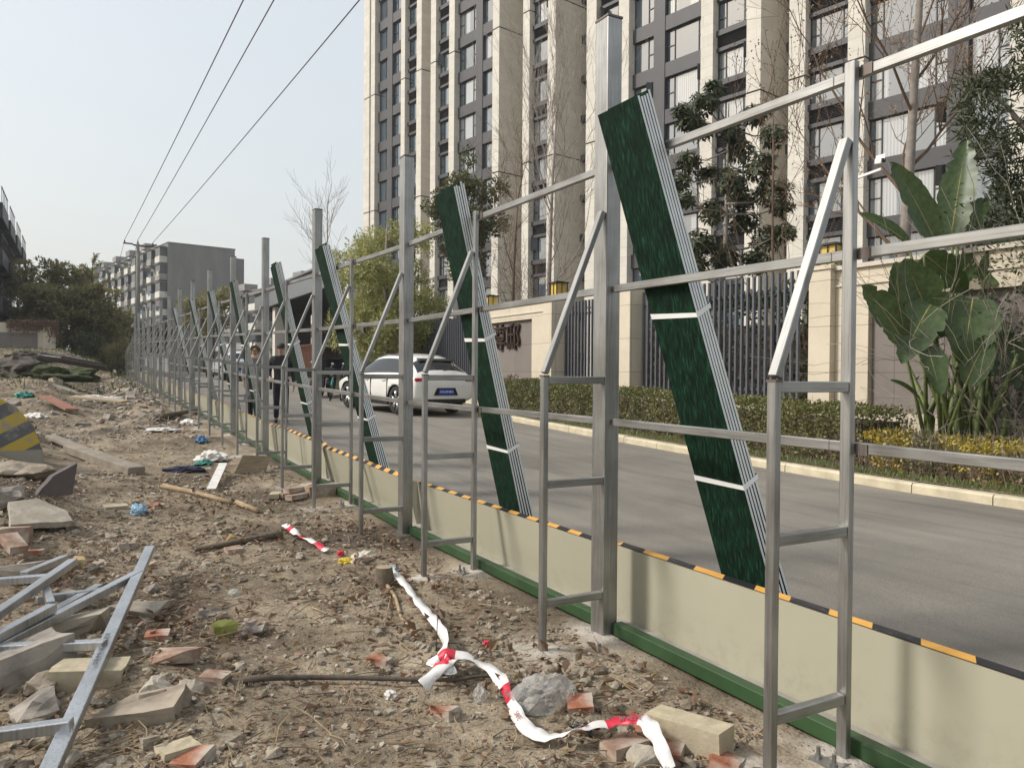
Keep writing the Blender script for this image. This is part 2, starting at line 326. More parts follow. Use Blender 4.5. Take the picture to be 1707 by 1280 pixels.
hz=nt.nodes.new('ShaderNodeMix'); hz.data_type='RGBA'; hz.inputs[0].default_value=.72; hz.inputs[7].default_value=(3.25,3.35,3.42,1)   # thick pale winter haze over the blue
nt.links.new(sky.outputs[0],hz.inputs[6]); nt.links.new(hz.outputs[2],bg.inputs[0])
SC.view_settings.view_transform='Standard'; SC.view_settings.look='None'; SC.view_settings.exposure=.7; SC.view_settings.gamma=1
SC.cycles.max_bounces=6; SC.cycles.transparent_max_bounces=12; SC.cycles.use_denoising=True
# ================================================================ ground
def G0(x,y):
    z=zg(y)
    s=sm(2.2,.6,x)
    z+= .62*math.exp(-((x+1.9)/1.25)**2-((y-12.5)/4.2)**2)
    z+= .22*math.exp(-((x+.55)/.55)**2-((y-8.6)/1.6)**2)
    z+= .30*sm(16,24,y)*sm(44,36,y)*math.exp(-((x-1.45)/.5)**2)
    z+= 1.0*sm(33,50,y)*sm(2.0,.6,x)*sm(200,120,y)
    z+= .55*sm(18,30,y)*sm(.6,-1.2,x)*sm(60,50,y)
    z+= .06*math.exp(-((x-.1)/.5)**2-((y-4.2)/.9)**2)
    return z
def G(x,y):
    z=G0(x,y)
    if x<2.62:
        k=sm(2.62,2.2,x)
        z+= k*(.035*nz(x*1.3,y*1.3)+.02*nz(x*4,y*4,3)+.010*nz(x*11,y*11,5))
        if y>7: z+=k*sm(7,14,y)*(.03*nz(x*1.1,y*.9,9)+.035*nz(x*3.5,y*3.5,2))
    return z
def lin(a,b,s):
    n=max(1,int(round((b-a)/s))); return [a+(b-a)*i/n for i in range(n)]
xs=[-600,-300,-150,-80,-45,-25,-15]+lin(-10,-4.5,.6)+lin(-4.5,-1.2,.09)+lin(-1.2,2.6,.038)+[2.6,2.7,2.9,4,7,9,9.2,9.6,10.5,11.5,14,20,30,45,70,110,180,300,600]
ys=[-600,-200,-80,-30,-12,-5,-1,.5]+lin(1.4,9,.038)+lin(9,20,.075)+lin(20,40,.2)+lin(40,66,.7)+[66,75,90,120,170,250,400,700]
feet=[]
YK={}
DK={0:-.0758,1:-.0314,2:.083,3:-.004,4:.036,5:-.0117,6:.0078,7:.04,8:-.018,9:-.016,11:-.0185,15:-.001}
NK=29
for k in range(-1,NK+1): YK[k]=1.987+1.5*k+DK.get(k,0)
for k in range(0,NK+1):
    feet.append((2.13,YK[k]+.02,.13 if k!=2 else .1)); feet.append((2.55,YK[k]+.05,.17 if k%2 else .13))
vs=[];cols=[]
for y in ys:
    near=[f for f in feet if abs(f[1]-y)<.6]
    for x in xs:
        if x>2.62: z=zg(y)-.05 if 2.62<x<9.15 else zg(y)+.02
        else: z=G(x,y)
        if x>120 or y>250 or x<-120: z=zg(y)
        r=0
        for fx,fy,s in near:
            d=math.hypot(x-fx,(y-fy)*.8)/s*(1+.5*nz(x*6,y*6,1)); r=max(r,math.exp(-d*d)*1.2)
        r=min(1,r)
        g=max(0,min(1,(nz(x*.8,y*.5,7)-.28)*2.5))*sm(9,30,y)+.5*sm(38,48,y)
        b=max(0,min(1,(nz(x*.9,y*.7,21)-.05)*2.2))*sm(2.2,3,y)
        if x>9.2: g=1
        if x<-60 or y>70: g=.8
        cols+= [r,min(1,g),b,1]
        vs.append((x,y,z+ (.02*r if x<2.6 else 0)))
nx=len(xs); fs=[(j*nx+i,j*nx+i+1,(j+1)*nx+i+1,(j+1)*nx+i) for j in range(len(ys)-1) for i in range(nx-1)]
me=bpy.data.meshes.new('ground'); me.from_pydata(vs,[],fs); me.materials.append(M_['earth'])
me.polygons.foreach_set('use_smooth',[True]*len(me.polygons))
at=me.color_attributes.new('stain','FLOAT_COLOR','POINT'); at.data.foreach_set('color',cols)
go=bpy.data.objects.new('ground',me); COL.objects.link(go); tag(go,kind='structure')
# road, footing strip, planting bed, kerb
def strip(name,x0f,x1f,ylist,off,mat,thick=0,kind='structure'):
    m=MB(); n=len(ylist); P_=[]
    for y in ylist:
        P_+= [(x0f(y),y,zg(y)+off),(x1f(y),y,zg(y)+off)]
    F=[(2*i,2*i+1,2*i+3,2*i+2) for i in range(n-1)]
    if thick:
        P_+=[(p[0],p[1],p[2]-thick) for p in P_]; o=2*n
        F+=[(2*i,2*i+2,o+2*i+2,o+2*i) for i in range(n-1)]+[(2*i+1,o+2*i+1,o+2*i+3,2*i+3) for i in range(n-1)]+[(0,o,o+1,1),(2*n-2,2*n-1,o+2*n-1,o+2*n-2)]
    m.add(P_,F); o=m.build(name,mat); tag(o,kind=kind); return o
ry=[-30+1.5*i for i in range(90)]
kx=lambda y: 8.72+.030*max(-20,min(y,20))
strip('road',lambda y:2.78,lambda y: kx(y)+.02 if y<20.9 else 60,ry[:35]+[20.9],.03,'asphalt')
strip('road_far',lambda y:2.78,lambda y:11.0 if y<36 else 14,[20.9,24.5,30,36,44,60,75],.034,'asphalt')
strip('concrete_footing',lambda y:2.66,lambda y:2.80,[-3]+[i*1.0 for i in range(46)],.042,'concrete',.2)
# kerb of separate stones
m=MB(); y=-3.0; i=0
while y<18.6:
    L=.98+.03*random.random(); a=(kx(y)+.004*random.uniform(-1,1),y+.006); b=(kx(y+L),y+L-.006); dz=.008*random.uniform(-1,1)
    for (p,q) in ((a,b),):
        w0=.16; h=.15; z0=zg(p[1])-.05; z1=zg(q[1])-.05
        P_=[]
        for (xx,yy,zz) in ((p[0],p[1],z0),(q[0],q[1],z1)):
            P_+=[(xx,yy,zz),(xx,yy,zz+.05+h-.025+dz),(xx+.025,yy,zz+.05+h+dz),(xx+w0,yy,zz+.05+h+dz),(xx+w0,yy,zz)]
        m.add(P_,[(i,(i+1)%5,(i+1)%5+5,i+5) for i in range(5)]+[(4,3,2,1,0),(5,6,7,8,9)])
    y+=L
tag(m.build('kerb','kerb_stone'),kind='structure')
strip('planting_bed',lambda y:kx(y)+.16,lambda y:60,[-30,-10,0,4,8,12,16,18.4],.145,'earth')
# ================================================================ steel hoarding frame
FX=2.51
fence=thing('steel_hoarding_frame','long unclad galvanised steel hoarding frame with raking braces standing between dirt and road','fence',(FX,0,0))
def fb(m,a,b): # world corners -> local
    return m.b2((a[0]-FX,a[1],a[2]),(b[0]-FX,b[1],b[2]))
HT=3.403
def tallH(k): return HT+{1:0,3:-.03,5:-.02,7:.0}.get(k,0)
for k in range(-1,NK+1):
    y=YK[k]; z=zg(y); m=MB()
    if k%2:
        fb(m,(FX,y,z-.25),(FX+.097,y+.12,z+tallH(k))); o=m.build('tall_post','galv',fence); bevel(o,.006,2)
        c=MB(); fb(c,(FX-.002,y-.002,z+tallH(k)),(FX+.099,y+.122,z+tallH(k)+.012)); c.build('end_cap','galv_weld',o)
    else:
        fb(m,(FX+.002,y,z-.2),(FX+.032,y+.045,z+2.635)); o=m.build('short_post','galv',fence); bevel(o,.004,2)
        c=MB(); g=G(FX-.05,y+.02); fb(c,(FX-.10,y-.03,g+.004),(FX+.11,y+.085,g+.014))
        for dx,dy in ((-.075,-.01),(-.075,.06),(.08,.06)): c.lathe([(.001,.045),(.008,.045),(.008,.012),(.014,.012),(.014,-.01)],(dx,y+dy,g+.014),8)
        c.build('base_plate','galv',o)
        for h in (2.6,1.92,1.19):   # weld bracket
            c=MB(); fb(c,(FX+.0335,y-.05,z+h-.025),(FX+.037,y-.002,z+h+.018)); c.build('bracket','galv_weld',o)
for k in range(-1,NK-1,2):
    ya,yb=YK[k]+.122,YK[k+2]-.002
    for h in (2.617,1.94,1.21):
        m=MB(); za,zb=zg(ya)+h,zg(yb)+h
        yy=[ya+.02,(ya+yb)/2,yb-.02]
        for a,b in zip(yy,yy[1:]): m.beam((FX+.053-FX,a,zg(a)+h-.02),(FX+.053-FX,b,zg(b)+h-.02),.03,.04,(1,0,0))
        o=m.build('rail','galv_y',fence); bevel(o,.003,1)
        c=MB()
        for e,s in ((ya,1),(yb,-1)): fb(c,(FX+.04,e,zg(e)+h-.032),(FX+.068,e+s*.019,zg(e)+h-.008))
        c.build('bracket','galv_weld',o)
LX=2.118
for k in range(0,NK+1):
    y=YK[k]; z=zg(y); g=G(LX+.02,y); m=MB(); yc=y+.021
    fb(m,(LX,y+.001,g-.12),(LX+.032,y+.041,z+1.442)); o=m.build('brace_leg','galv',fence); bevel(o,.003,1)
    c=MB(); top=z+2.34
    c.beam((LX+.016-FX,yc,z+1.455),(-.014,yc,top),.04,.03,(0,1,0)); d=c.build('brace_diagonal','galv_d',o); bevel(d,.003,1)
    c=MB(); fb(c,(LX-.002,y-.002,z+1.437),(LX+.034,y+.043,z+1.446)); c.build('weld','galv_weld',o)
    for h in (1.42,.87,.235):
        hh=h+ (random.uniform(-.012,.012) if h<1.4 else 0)
        c=MB(); fb(c,(LX+.033,y+.003,z+hh-.02),(FX-.001,y+.039,z+hh+.02)); r=c.build('rung','galv_x',o); bevel(r,.003,1)
# ================================================================ low barrier sheets, base rail
names=['nearest','second','third','fourth','fifth','sixth','seventh','eighth','ninth','tenth','eleventh','twelfth','thirteenth','fourteenth','fifteenth','sixteenth']
lean={-1:0,1:.06,3:.10,5:.04,7:.06}
bi=0
for k in range(-1,NK-1,2):
    ya=YK[k]+(.24 if k>0 else -2.2); yb=YK[k+2]+(.10 if k>0 else .2)
    h=.425; ln=lean.get(k,.05); n=8
    lab='low beige barrier sheet in the bay on the near side of the nearest tall post' if k<0 else 'low beige barrier sheet in the bay between the %s and %s tall posts'%(names[bi-1],names[bi])
    t=thing('barrier_sheet',lab,'barrier',(2.745,ya,0),0,'low barrier sheets along the fence foot'); bi+=1
    m=MB(); L=yb-ya; zl=lambda q: zg(ya+q)+.028
    # pressed sheet: foot flange, face, top fold with lip
    prof=[(.035,-.0),(0,0),(-ln,h),(-ln+.05,h+.004),(-ln+.05,h-.035)]
    P_=[]
    for i in range(n+1):
        q=L*i/n; bow=.006*math.sin(i*1.7+k)
        P_+=[(a+bow,q,zl(q)+b) for a,b in prof]
    m.add(P_,[(5*i+j,5*i+j+1,5*(i+1)+j+1,5*(i+1)+j) for i in range(n) for j in range(4)])
    o=m.build('sheet','panel_beige',t); so_=o.modifiers.new('s','SOLIDIFY'); so_.thickness=.0025
    m=MB(); m.add([(.004,-.001,zl(0)),(.075,-.035,zl(0)),(.075-ln,-.06,zl(0)+h),(-ln+.004,-.001,zl(0)+h)],[(0,1,2,3)]); o=m.build('end_flange','panel_beige',t); o.modifiers.new('s','SOLIDIFY').thickness=.003
    m=MB(); m.mi=0; q=0; i=0; w=.205 if k<1 else .13
    while q<L-.02:
        e=min(L,q+w); m.mi=i%2
        a,b=(-ln+.002,h+.006),(-ln+.05,h+.008)
        tw=.022 if k in(3,5) else .004
        sk=.03
        m.add([(a[0],q,zl(q)+a[1]),(a[0],e,zl(e)+a[1]),(b[0]-.002,min(L,e+sk),zl(e)+b[1]+tw),(b[0]-.002,q+sk,zl(q)+b[1]+tw)],[(0,1,2,3)])
        q=e; i+=1
    o=m.build('hazard_tape',['tape_orange','tape_black'],t); o.modifiers.new('s','SOLIDIFY').thickness=.002
    if k>0:
        m=MB(); m.b2((-.045,.1,zl(0)-.035),(-.012,L-.02,zl(0)+.012)); m.b2((-.06,.1,zl(0)-.035),(-.046,L-.02,zl(0)-.012)); o=m.build('foot_channel','rail_green',t)
t=thing('green_base_rail','green painted steel base rail lying along the foot of the fence','rail',(2.6,0,0))
for k in range(-1,NK-1,2):
    ya,yb=YK[k]+.125,YK[k+2]-.01; m=MB()
    z0,z1=zg(ya),zg(yb)
    m.beam((0,ya,z0+.05),(0,yb,z1+.05),.062,.07,(1,0,0)); o=m.build('rail_length','rail_green',t); bevel(o,.006,2)
# ================================================================ strapped bundles of turf-faced sheets
bd={1:(-.08,-.36),3:(-.97,-.95),5:(-.46,-.78),7:(-1.1,-1.1),9:(-.6,.05),11:(-.77,-.6),13:(-.53,-.5),15:(.39,.2)}
for bi,(k,(dt,dbm)) in enumerate(bd.items()):
    y=YK[k]; z=zg(y)
    T=V((2.385,y+dt,z+2.83)); B=V((3.0,y+dbm-.12*(1 if k>1 else 1.5),z+.04))
    ax=(T-B).normalized(); wd=V((0,-1,0)); nr=ax.cross(wd).normalized()
    if nr.x<0: nr=-nr
    W=.335; L=(T-B).length
    t=thing('turf_panel_bundle','strapped bundle of grass-print steel sheets leaning by the %s tall post'%names[bi],'panel bundle',tuple(B),0,'green sheet bundles leaning through the fence')
    np_=5
    for i in range(np_):
        m=MB(); s0=.016*i+.045*(i/np_); s1=.019*i+random.uniform(-.002,.002); slip=V((0,0,0))+ax*random.uniform(-.02,.02)
        def pt(u,wv,d,ll): return ax*(u*ll)+wd*(wv)+nr*d+slip
        th=.013
        m.mi=0
        P_=[]
        for u in range(7):
            f=u/6; dd=s0+(s1-s0)*f - .02*math.sin(math.pi*f)*(i/np_)
            P_+=[pt(f,0,dd,L),pt(f,W,dd,L),pt(f,W,dd+th,L),pt(f,0,dd+th,L)]
        for u in range(6):
            a=4*u; 
            m.mi=0; m.f+= [tuple(x+len(m.v) for x in (a+0,a+1,a+5,a+4))]; m.m.append(0)
            m.f+= [tuple(x+len(m.v) for x in (a+1,a+2,a+6,a+5))]; m.m.append(1)
            m.f+= [tuple(x+len(m.v) for x in (a+2,a+3,a+7,a+6)),tuple(x+len(m.v) for x in (a+3,a+0,a+4,a+7))]; m.m+=[2,2]
        o_=len(m.v); m.f+=[(o_+3,o_+2,o_+1,o_+0),(o_+24,o_+25,o_+26,o_+27)]; m.m+=[2,2]
        m.v+= [tuple(p) for p in P_]
        o=m.build('turf_panel',['turf','panel_edge','panel_core'],t)
        # uv in metres on the face: u across, v along
        uv=o.data.uv_layers[0].data
        for p in o.data.polygons:
            for li in p.loop_indices:
                q=V(o.data.vertices[o.data.loops[li].vertex_index].co); uv[li].uv=(q.dot(wd),q.dot(ax))
    for f in ((.30,.60) if k!=1 else (.315,.615)):
        m=MB(); e=.004; dth=.116*(1-f)+.088*f; c=ax*(f*L)
        q=[(-e,-e),(W+e,-e),(W+e,dth),(-e,dth)]; dz=[.0,-.012,.02,.03]
        for a in range(4):
            b=(a+1)%4
            pa=c+wd*q[a][0]+nr*q[a][1]+ax*dz[a]; pb=c+wd*q[b][0]+nr*q[b][1]+ax*dz[b]
            m.add([pa-ax*.014,pb-ax*.011,pb+ax*.011,pa+ax*.014],[(0,1,2,3)])
        o=m.build('strap','white_strap',t); o.modifiers.new('s','SOLIDIFY').thickness=.002
# ================================================================ residential tower
TD=V((-0.1830576,0.98310219,0)); TN=V((-0.98310219,-0.1830576,0)); TP=V((32.794,34.036,1.2))
TRZ=math.atan2(TD.y,TD.x)
tower=thing('apartment_tower','tall apartment tower with cream stone piers and dark window bays','tower',tuple(TP),TRZ)
ZB=-1.2   # local z = world z + ZB
HTOP=47.0
piers=[(-24.6,-23.7),(-20.1,-19.2),(-18.0,-17.2),(-15.95,-15.05),(-8.62,-7.72),(-5.38,-4.43),(-2.69,-1.77),(.52,1.39),(7.13,8.03),(10.11,11.04),(14.2,15.05),(17.1,17.87),(20.77,21.61),(26.87,27.67),(29.69,30.49),(32.0,32.8),(34.8,35.49),(40.37,41.14),(41.45,42.6)]
bays='RLLWLRLWLRLRWLRLWR'   # kind of bay to the far side of each pier
bays=['L','R','L','W','L','R','L','W','L','R','L','R','W','L','R','L','W','G']
grooves=[6.1,17.5,28.9,40.3]
def depth_of(i):  # how deep a pier runs back: deep where it borders a light well
    d=.62
    if i>0 and bays[i-1] in 'R': d=4.2
    if i<len(bays) and bays[i] in 'R': d=4.2
    return d
for i,(a,b) in enumerate(piers):
    m=MB(); zz=[0]+[g+ZB for g in grooves]+[HTOP]; d=depth_of(i)
    for j in range(len(zz)-1):
        lo=zz[j]+(.05 if j else 0); hi=zz[j+1]-(.05 if j<len(zz)-2 else 0)
        m.mi=0; m.b2((a,-d,lo),(b,0,hi))
        if j: m.mi=1; m.b2((a+.04,-d,zz[j]-.05),(b-.04,-.04,zz[j]+.05))
    m.build('stone_pier',['tower_stone','void_dark'],tower)
# cladding, windows, louvres
FH=2.95; WHEAD=20.3; LHEAD=20.62
clad=MB(); core=MB(); spots=[]   # (type, s_left(low s), z, width)
louv=[]
def visible_top(s): return 1.5+(45.7+.769*max(s,-16))*.50
for i,kd in enumerate(bays):
    a=piers[i][1]; b=piers[i+1][0]
    if kd=='W':
        # seen from the street: window A (1.8) lies on the far side when the bay is entered from A_first
        far_first = (i!=3)
        wA,wB,pr=1.80,(b-a)-1.80-.9,.9
        if i in (3,12): sB=(b-wB,b); sA=(a,a+wA)   # mirrored bays
        else: sA=(b-wA,b); sB=(a,a+wB)
        p0,p1=sorted([sA,sB])[0][1],sorted([sA,sB])[1][0]
        clad.b2((p0,-.72,0),(p1,-.36,HTOP))
        n=-6
        zl=0
        while True:
            head=WHEAD+FH*n+ZB; sill=head-2.04
            if sill>HTOP-1: break
            if sill>.3:
                clad.b2((a,-.72,zl),(p0,-.40,sill)); clad.b2((p1,-.72,zl),(b,-.40,sill)); zl=head
                for ty,(u,v) in (('A',sA),('B',sB)): spots.append((ty,u,sill,v-u,i))
            n+=1
        clad.b2((a,-.72,zl),(p0,-.40,HTOP)); clad.b2((p1,-.72,zl),(b,-.40,HTOP))
        core.b2((a-.1,-12,0),(b+.1,-.9,HTOP))
    elif kd=='L':
        n=-6; zl=0
        while True:
            head=LHEAD+FH*n+ZB; sill=head-1.70
            if sill>HTOP-1: break
            if sill>.3:
                clad.b2((a,-.60,sill-.32),(b,-.30,sill)); louv.append((a,sill-.32-.72,b-a)); clad.b2((a,-.60,sill-1.25),(b,-.34,sill-1.04))
                spots.append(('L',a,sill,b-a,i))
            n+=1
        core.b2((a-.1,-12,0),(b+.1,-.9,HTOP))
    elif kd=='R':
        core.b2((a-.1,-12,0),(b+.1,-3.9,HTOP))
        n=-6
        while True:
            head=WHEAD+FH*n+ZB
            if head>HTOP: break
            if head>1: clad.b2((a,-3.9,head),(b,-2.6,head+.5))
            n+=1
    else: core.b2((a-.1,-12,0),(b+.1,-1.5,HTOP))
core.b2((-24.4,-12,HTOP),(42.4,-.3,HTOP+.6))
core.b2((-24.6,-12,0),(-23.8,-.7,HTOP)); core.b2((41.5,-12,0),(42.55,-.7,HTOP))
core.build('wall_core','clad_dark',tower); clad.build('dark_cladding','clad_dark',tower)
for a,z,wd in louv:
    m=MB(); m.mi=0; m.b2((0,-.55,0),(wd,-.5,.72))
    m.mi=1
    for q in range(8): m.beam((0,-.46,.06+q*.085),(wd,-.46,.06+q*.085),.07,.014,(0,.8,-.6))
    if 'louver_me' not in globals() or abs(louver_w-wd)>.02: louver_me=m.mesh('louver_panel',['void_dark','louver']); louver_w=wd
    o=bpy.data.objects.new('louver_panel',louver_me); COL.objects.link(o); o.parent=tower; o.location=(a,0,z)
wmesh={}
def window_mesh(ty,w):
    key=(ty,round(w,2))
    if key in wmesh: return wmesh[key]
    h=1.70 if ty=='L' else 2.04
    yf=-.56 if ty=='L' else -.62
    if ty=='A': cols_=[0,.62,w-.0]; split=[.48,None]; 
    elif ty=='B': cols_=[0,.60,w-.62,w]; split=[.5,None,.5]
    else: cols_=[0,.52,w-.55,w]; split=[.42,None,.42]
    f=MB(); p=MB(); t=.055
    f.b2((0,yf-.05,0),(w,yf+.03,t)); f.b2((0,yf-.05,h-t),(w,yf+.03,h))
    for j,c in enumerate(cols_):
        x0=min(max(c-t/2,0),w-t); f.b2((x0,yf-.05,t),(x0+t,yf+.03,h-t))
    for j in range(len(cols_)-1):
        a,b=cols_[j]+t/2,cols_[j+1]-t/2
        if split[j]: zz=h*split[j]; f.b2((a,yf-.05,zz-.03),(b,yf+.03,zz+.03)); p.b2((a,yf-.03,t),(b,yf-.02,zz-.03)); p.b2((a,yf-.03,zz+.03),(b,yf-.02,h-t))
        else: p.b2((a,yf-.03,t),(b,yf-.02,h-t))
    wmesh[key]=(f.mesh('window_frame','frame_dark'),p.mesh('pane','pane'),cols_,split,h,yf); return wmesh[key]
def zdist(s): return 45.7+.769*s
vis=[q for q in spots if q[2]-ZB<visible_top(q[1]) and q[1]>-16 and q[2]>2.4]
vis.sort(key=lambda q: zdist(q[1])); first=vis[:100]; fs_=set(id(q) for q in first)
rr=random.Random(5)
rest_f=MB(); rest_p=MB()
for q in spots:
    ty,s,z,wd,i=q; fm,pm,cols_,split,h,yf=window_mesh(ty,wd)
    if id(q) in fs_:
        o=bpy.data.objects.new('window',fm); COL.objects.link(o); o.parent=tower; o.location=(s,0,z)
        c=bpy.data.objects.new('pane',pm); COL.objects.link(c); c.parent=o
        if rr.random()<.16 and ty!='A' or rr.random()<.07:
            # a casement swung open
            j=0 if rr.random()<.6 else len(split)-1
            if split[j]:
                cw=cols_[j+1]-cols_[j]-.04; ch=h*(1-split[j])-.06; m=MB(); m.mi=0
                for (u,v,uu,vv) in ((0,0,cw,.05),(0,ch-.05,cw,ch),(0,.05,.05,ch-.05),(cw-.05,.05,cw,ch-.05)): m.b2((u,-.02,v),(uu,.02,vv))
                m.mi=1; m.b2((.05,-.006,.05),(cw-.05,.006,ch-.05))
                k=m.build('open_casement',['frame_dark','pane_dark'],o); k.location=(cols_[j]+.02,yf+.05,h*split[j]+.03); k.rotation_euler=(0,0,R_(rr.choice([55,62,70])))
    else:
        for me_,dst in ((fm,rest_f),(pm,rest_p)):
            off=len(dst.v); dst.v+=[(v.co.x+s,v.co.y,v.co.z+z) for v in me_.vertices]
            for p in me_.polygons: dst.f.append(tuple(x+off for x in p.vertices)); dst.m.append(0)
o=rest_f.build('window','frame_dark',tower); tag(o,kind='stuff'); c=rest_p.build('pane','pane',o)
# ================================================================ compound wall along the pavement
WX=11.2
def wall_block(m,y0,y1,z0,z1,x0=WX,x1=WX+.45): m.b2((x0,y0,z0),(x1,y1,z1))
def lantern(y,z,lab,x=WX+.22):
    t=thing('wall_lantern',lab,'lantern',(x,y,z),0,'yellow box lanterns on the compound wall')
    m=MB(); a=.17
    for sx in (-1,1):
        for sy in (-1,1): m.box((sx*a,sy*a,.19),(.025,.025,.36))
    m.box((0,0,.382),(.42,.42,.03)); m.box((0,0,.01),(.40,.40,.03)); m.box((0,0,.41),(.2,.2,.03))
    for s in (-1,1): m.box((s*a,0,.2),(.02,.012,.33)); m.box((0,s*a,.2),(.012,.02,.33))
    m.build('lantern_frame','lamp_frame',t)
    m=MB(); m.box((0,0,.195),(.30,.30,.335)); m.build('lamp_glass','lamp_yellow',t)
def text_mesh(body,size,ext,mat,name,parent,loc,rot):
    cu=bpy.data.curves.new('lettering','FONT'); cu.body=body; cu.size=size; cu.extrude=ext; cu.align_x='CENTER'; cu.align_y='CENTER'
    o=bpy.data.objects.new('lettering_source',cu); COL.objects.link(o)
    dg=bpy.context.evaluated_depsgraph_get(); me=bpy.data.meshes.new_from_object(o.evaluated_get(dg)); bpy.data.objects.remove(o)
    me.materials.clear(); me.materials.append(M_[mat]); p=bpy.data.objects.new(name,me); COL.objects.link(p); p.parent=parent; p.location=loc; p.rotation_euler=rot; return p
def sign_wall(name,label,y0,y1,d0,d1,ztop,zdt,zdb,pier_end):
    t=thing(name,label,'wall',(WX,y0,0)); m=MB(); L=y1-y0
    a,b=d0-y0,d1-y0
    m.b2((0,0,0),(.45,a,ztop)); m.b2((0,b,0),(.45,L,ztop)); m.b2((0,a,zdt),(.45,b,ztop)); m.b2((0,a,0),(.45,b,zdb))
    o=m.build('stone_facing','wall_stone',t)
    m=MB(); m.b2((-.06,-.05,ztop),(.52,L+.05,ztop+.07)); m.b2((-.03,-.02,ztop-.28),(.0-.003,L+.02,ztop-.25)); m.build('coping','stone_cap',t)
    m=MB(); m.b2((.10,a,zdb),(.3,b,zdt)); m.build('dark_panel','wall_dark',t)
    m=MB(); pe=pier_end-y0; m.b2((-.14,pe-.02,0),(.5,pe+.42,ztop+.03)); m.b2((-.17,pe-.05,ztop+.03),(.53,pe+.45,ztop+.10)); m.build('end_pier','wall_stone',t)
    return t
sw=sign_wall('sign_wall','cream stone sign wall with bronze characters on a dark panel',17.75,22.3,18.95,21.55,3.50,3.06,.9,17.7)
text_mesh('尊邸',.86,.035,'bronze','sign_characters',sw,(.055,20.55-17.75,2.54),(R_(90),0,R_(-90)))
sw2=sign_wall('garden_wall','cream stone wall with blank dark panel behind the banana-like plant',3.2,9.35,4.2,8.2,3.28,2.75,.92,8.85)
def bar_fence(y0,y1,label,z0=1.15,z1=3.42,plinth=1.0):
    t=thing('bar_fence',label,'fence',(WX+.28,y0,0),0,'grey vertical bar fences of the compound'); L=y1-y0
    m=MB(); m.b2((-.12,0,0),(.14,L,plinth)); m.build('plinth','wall_stone',t)
    m=MB(); n=int(L/.155)
    for i in range(n+1):
        y=.05+(L-.1)*i/n; m.b2((-.028,y-.022,plinth+.06),(.028,y+.022,z1))
    m.build('bars','bars',t)
    m=MB(); m.b2((.03,0,z1-.36),(.075,L,z1-.31)); m.b2((.03,0,z0+.06),(.075,L,z0+.11)); m.build('cross_rail','bars',t)
bar_fence(14.95,17.65,'grey bar fence between the sign wall and the slim stone pier')
bar_fence(9.80,14.35,'grey bar fence between the slim stone pier and the garden wall')
bar_fence(22.35,28.5,'grey bar fence running on beyond the sign wall towards the gate')
t=thing('stone_pier','slim cream stone pier standing between two bar fences','pier',(WX,14.4,0)); m=MB(); m.b2((-.05,0,0),(.5,.5,3.5)); m.b2((-.08,-.03,3.5),(.53,.53,3.57)); bevel(m.build('shaft','wall_stone',t),.01)
lantern(17.9,3.6,'yellow box lantern on the near end of the sign wall')
lantern(21.9,3.57,'yellow box lantern on the far end of the sign wall')
lantern(9.05,3.38,'yellow box lantern on the garden wall near the security cameras')
# security cameras on a pole
t=thing('camera_pole','slim white pole carrying two security cameras above the garden wall','camera pole',(WX+.5,8.94,0))
m=MB(); m.tube([(0,0,0),(0,0,4.95)],.035,10); m.build('pole','white_paint',t)
for s,nm in ((-1,'a'),(1,'b')):
    m=MB(); m.beam((0,0,4.80+.1*(s<0)),(0,s*(.58 if s<0 else .3),4.80+.1*(s<0)+ .06),.04,.04); m.build('arm','white_paint',t)
    m=MB(); c=V((-.06,s*(.60 if s<0 else .32),4.98+.1*(s<0))); m.mi=0; m.beam(c+V((.08,.12,.03)),c+V((-.09,-.12,-.03)),.085,.08); m.beam(c+V((.09,.15,.08)),c+V((-.11,-.16,.02)),.10,.010); m.mi=1; m.beam(c+V((-.09,-.12,-.03)),c+V((-.11,-.145,-.035)),.065,.06); o=m.build('security_camera',['white_paint','car_black'],t); bevel(o,.008)
# ================================================================ gatehouse beyond
t=thing('gatehouse','dark gatehouse with deep flat canopy roof and white end pillars','gatehouse',(10.6,33.6,zg(36)))
m=MB(); m.b2((-.4,2.6,4.75),(3.6,20,5.75)); m.b2((-.55,2.5,5.75),(3.7,20.1,5.85)); m.build('canopy','fascia',t)
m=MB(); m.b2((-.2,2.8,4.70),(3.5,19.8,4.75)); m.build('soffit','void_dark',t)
m=MB(); m.b2((3.2,3,0),(3.5,19,4.7)); m.b2((1.2,19.4,0),(3.2,19.7,4.7)); m.build('back_wall','clad_dark',t)
m=MB()
for i in range(14): m.b2((3.14,3.1+i*1.1,.3),(3.185,3.1+i*1.1+1.0,3.2))
m.build('glazing','pane_dark',t)
for y in (.3,15.2):
    m=MB(); m.b2((-.1,y,0),(.6,y+.7,4.74 if y>1 else 5.4)); o=m.build('white_pillar','plaster_cream',t)
m=MB()
for i in range(26): m.b2((2.2,14.3+i*.2,.1),(2.26,14.36+i*.2,2.4))
m.b2((2.2,14.2,2.4),(2.3,19.5,2.5)); m.b2((2.2,14.2,.1),(2.3,19.5,.2)); m.build('gate_leaf','timber_red',t)
m=MB(); m.lathe([(.19,0),(.19,1.1),(.14,1.15),(.02,1.15)],(0,0,0),14); o=m.build('bollard','kerb_stone',None,True,(8.9,30.6,zg(30))); tag(o,'short round stone bollard standing before the gatehouse','bollard')
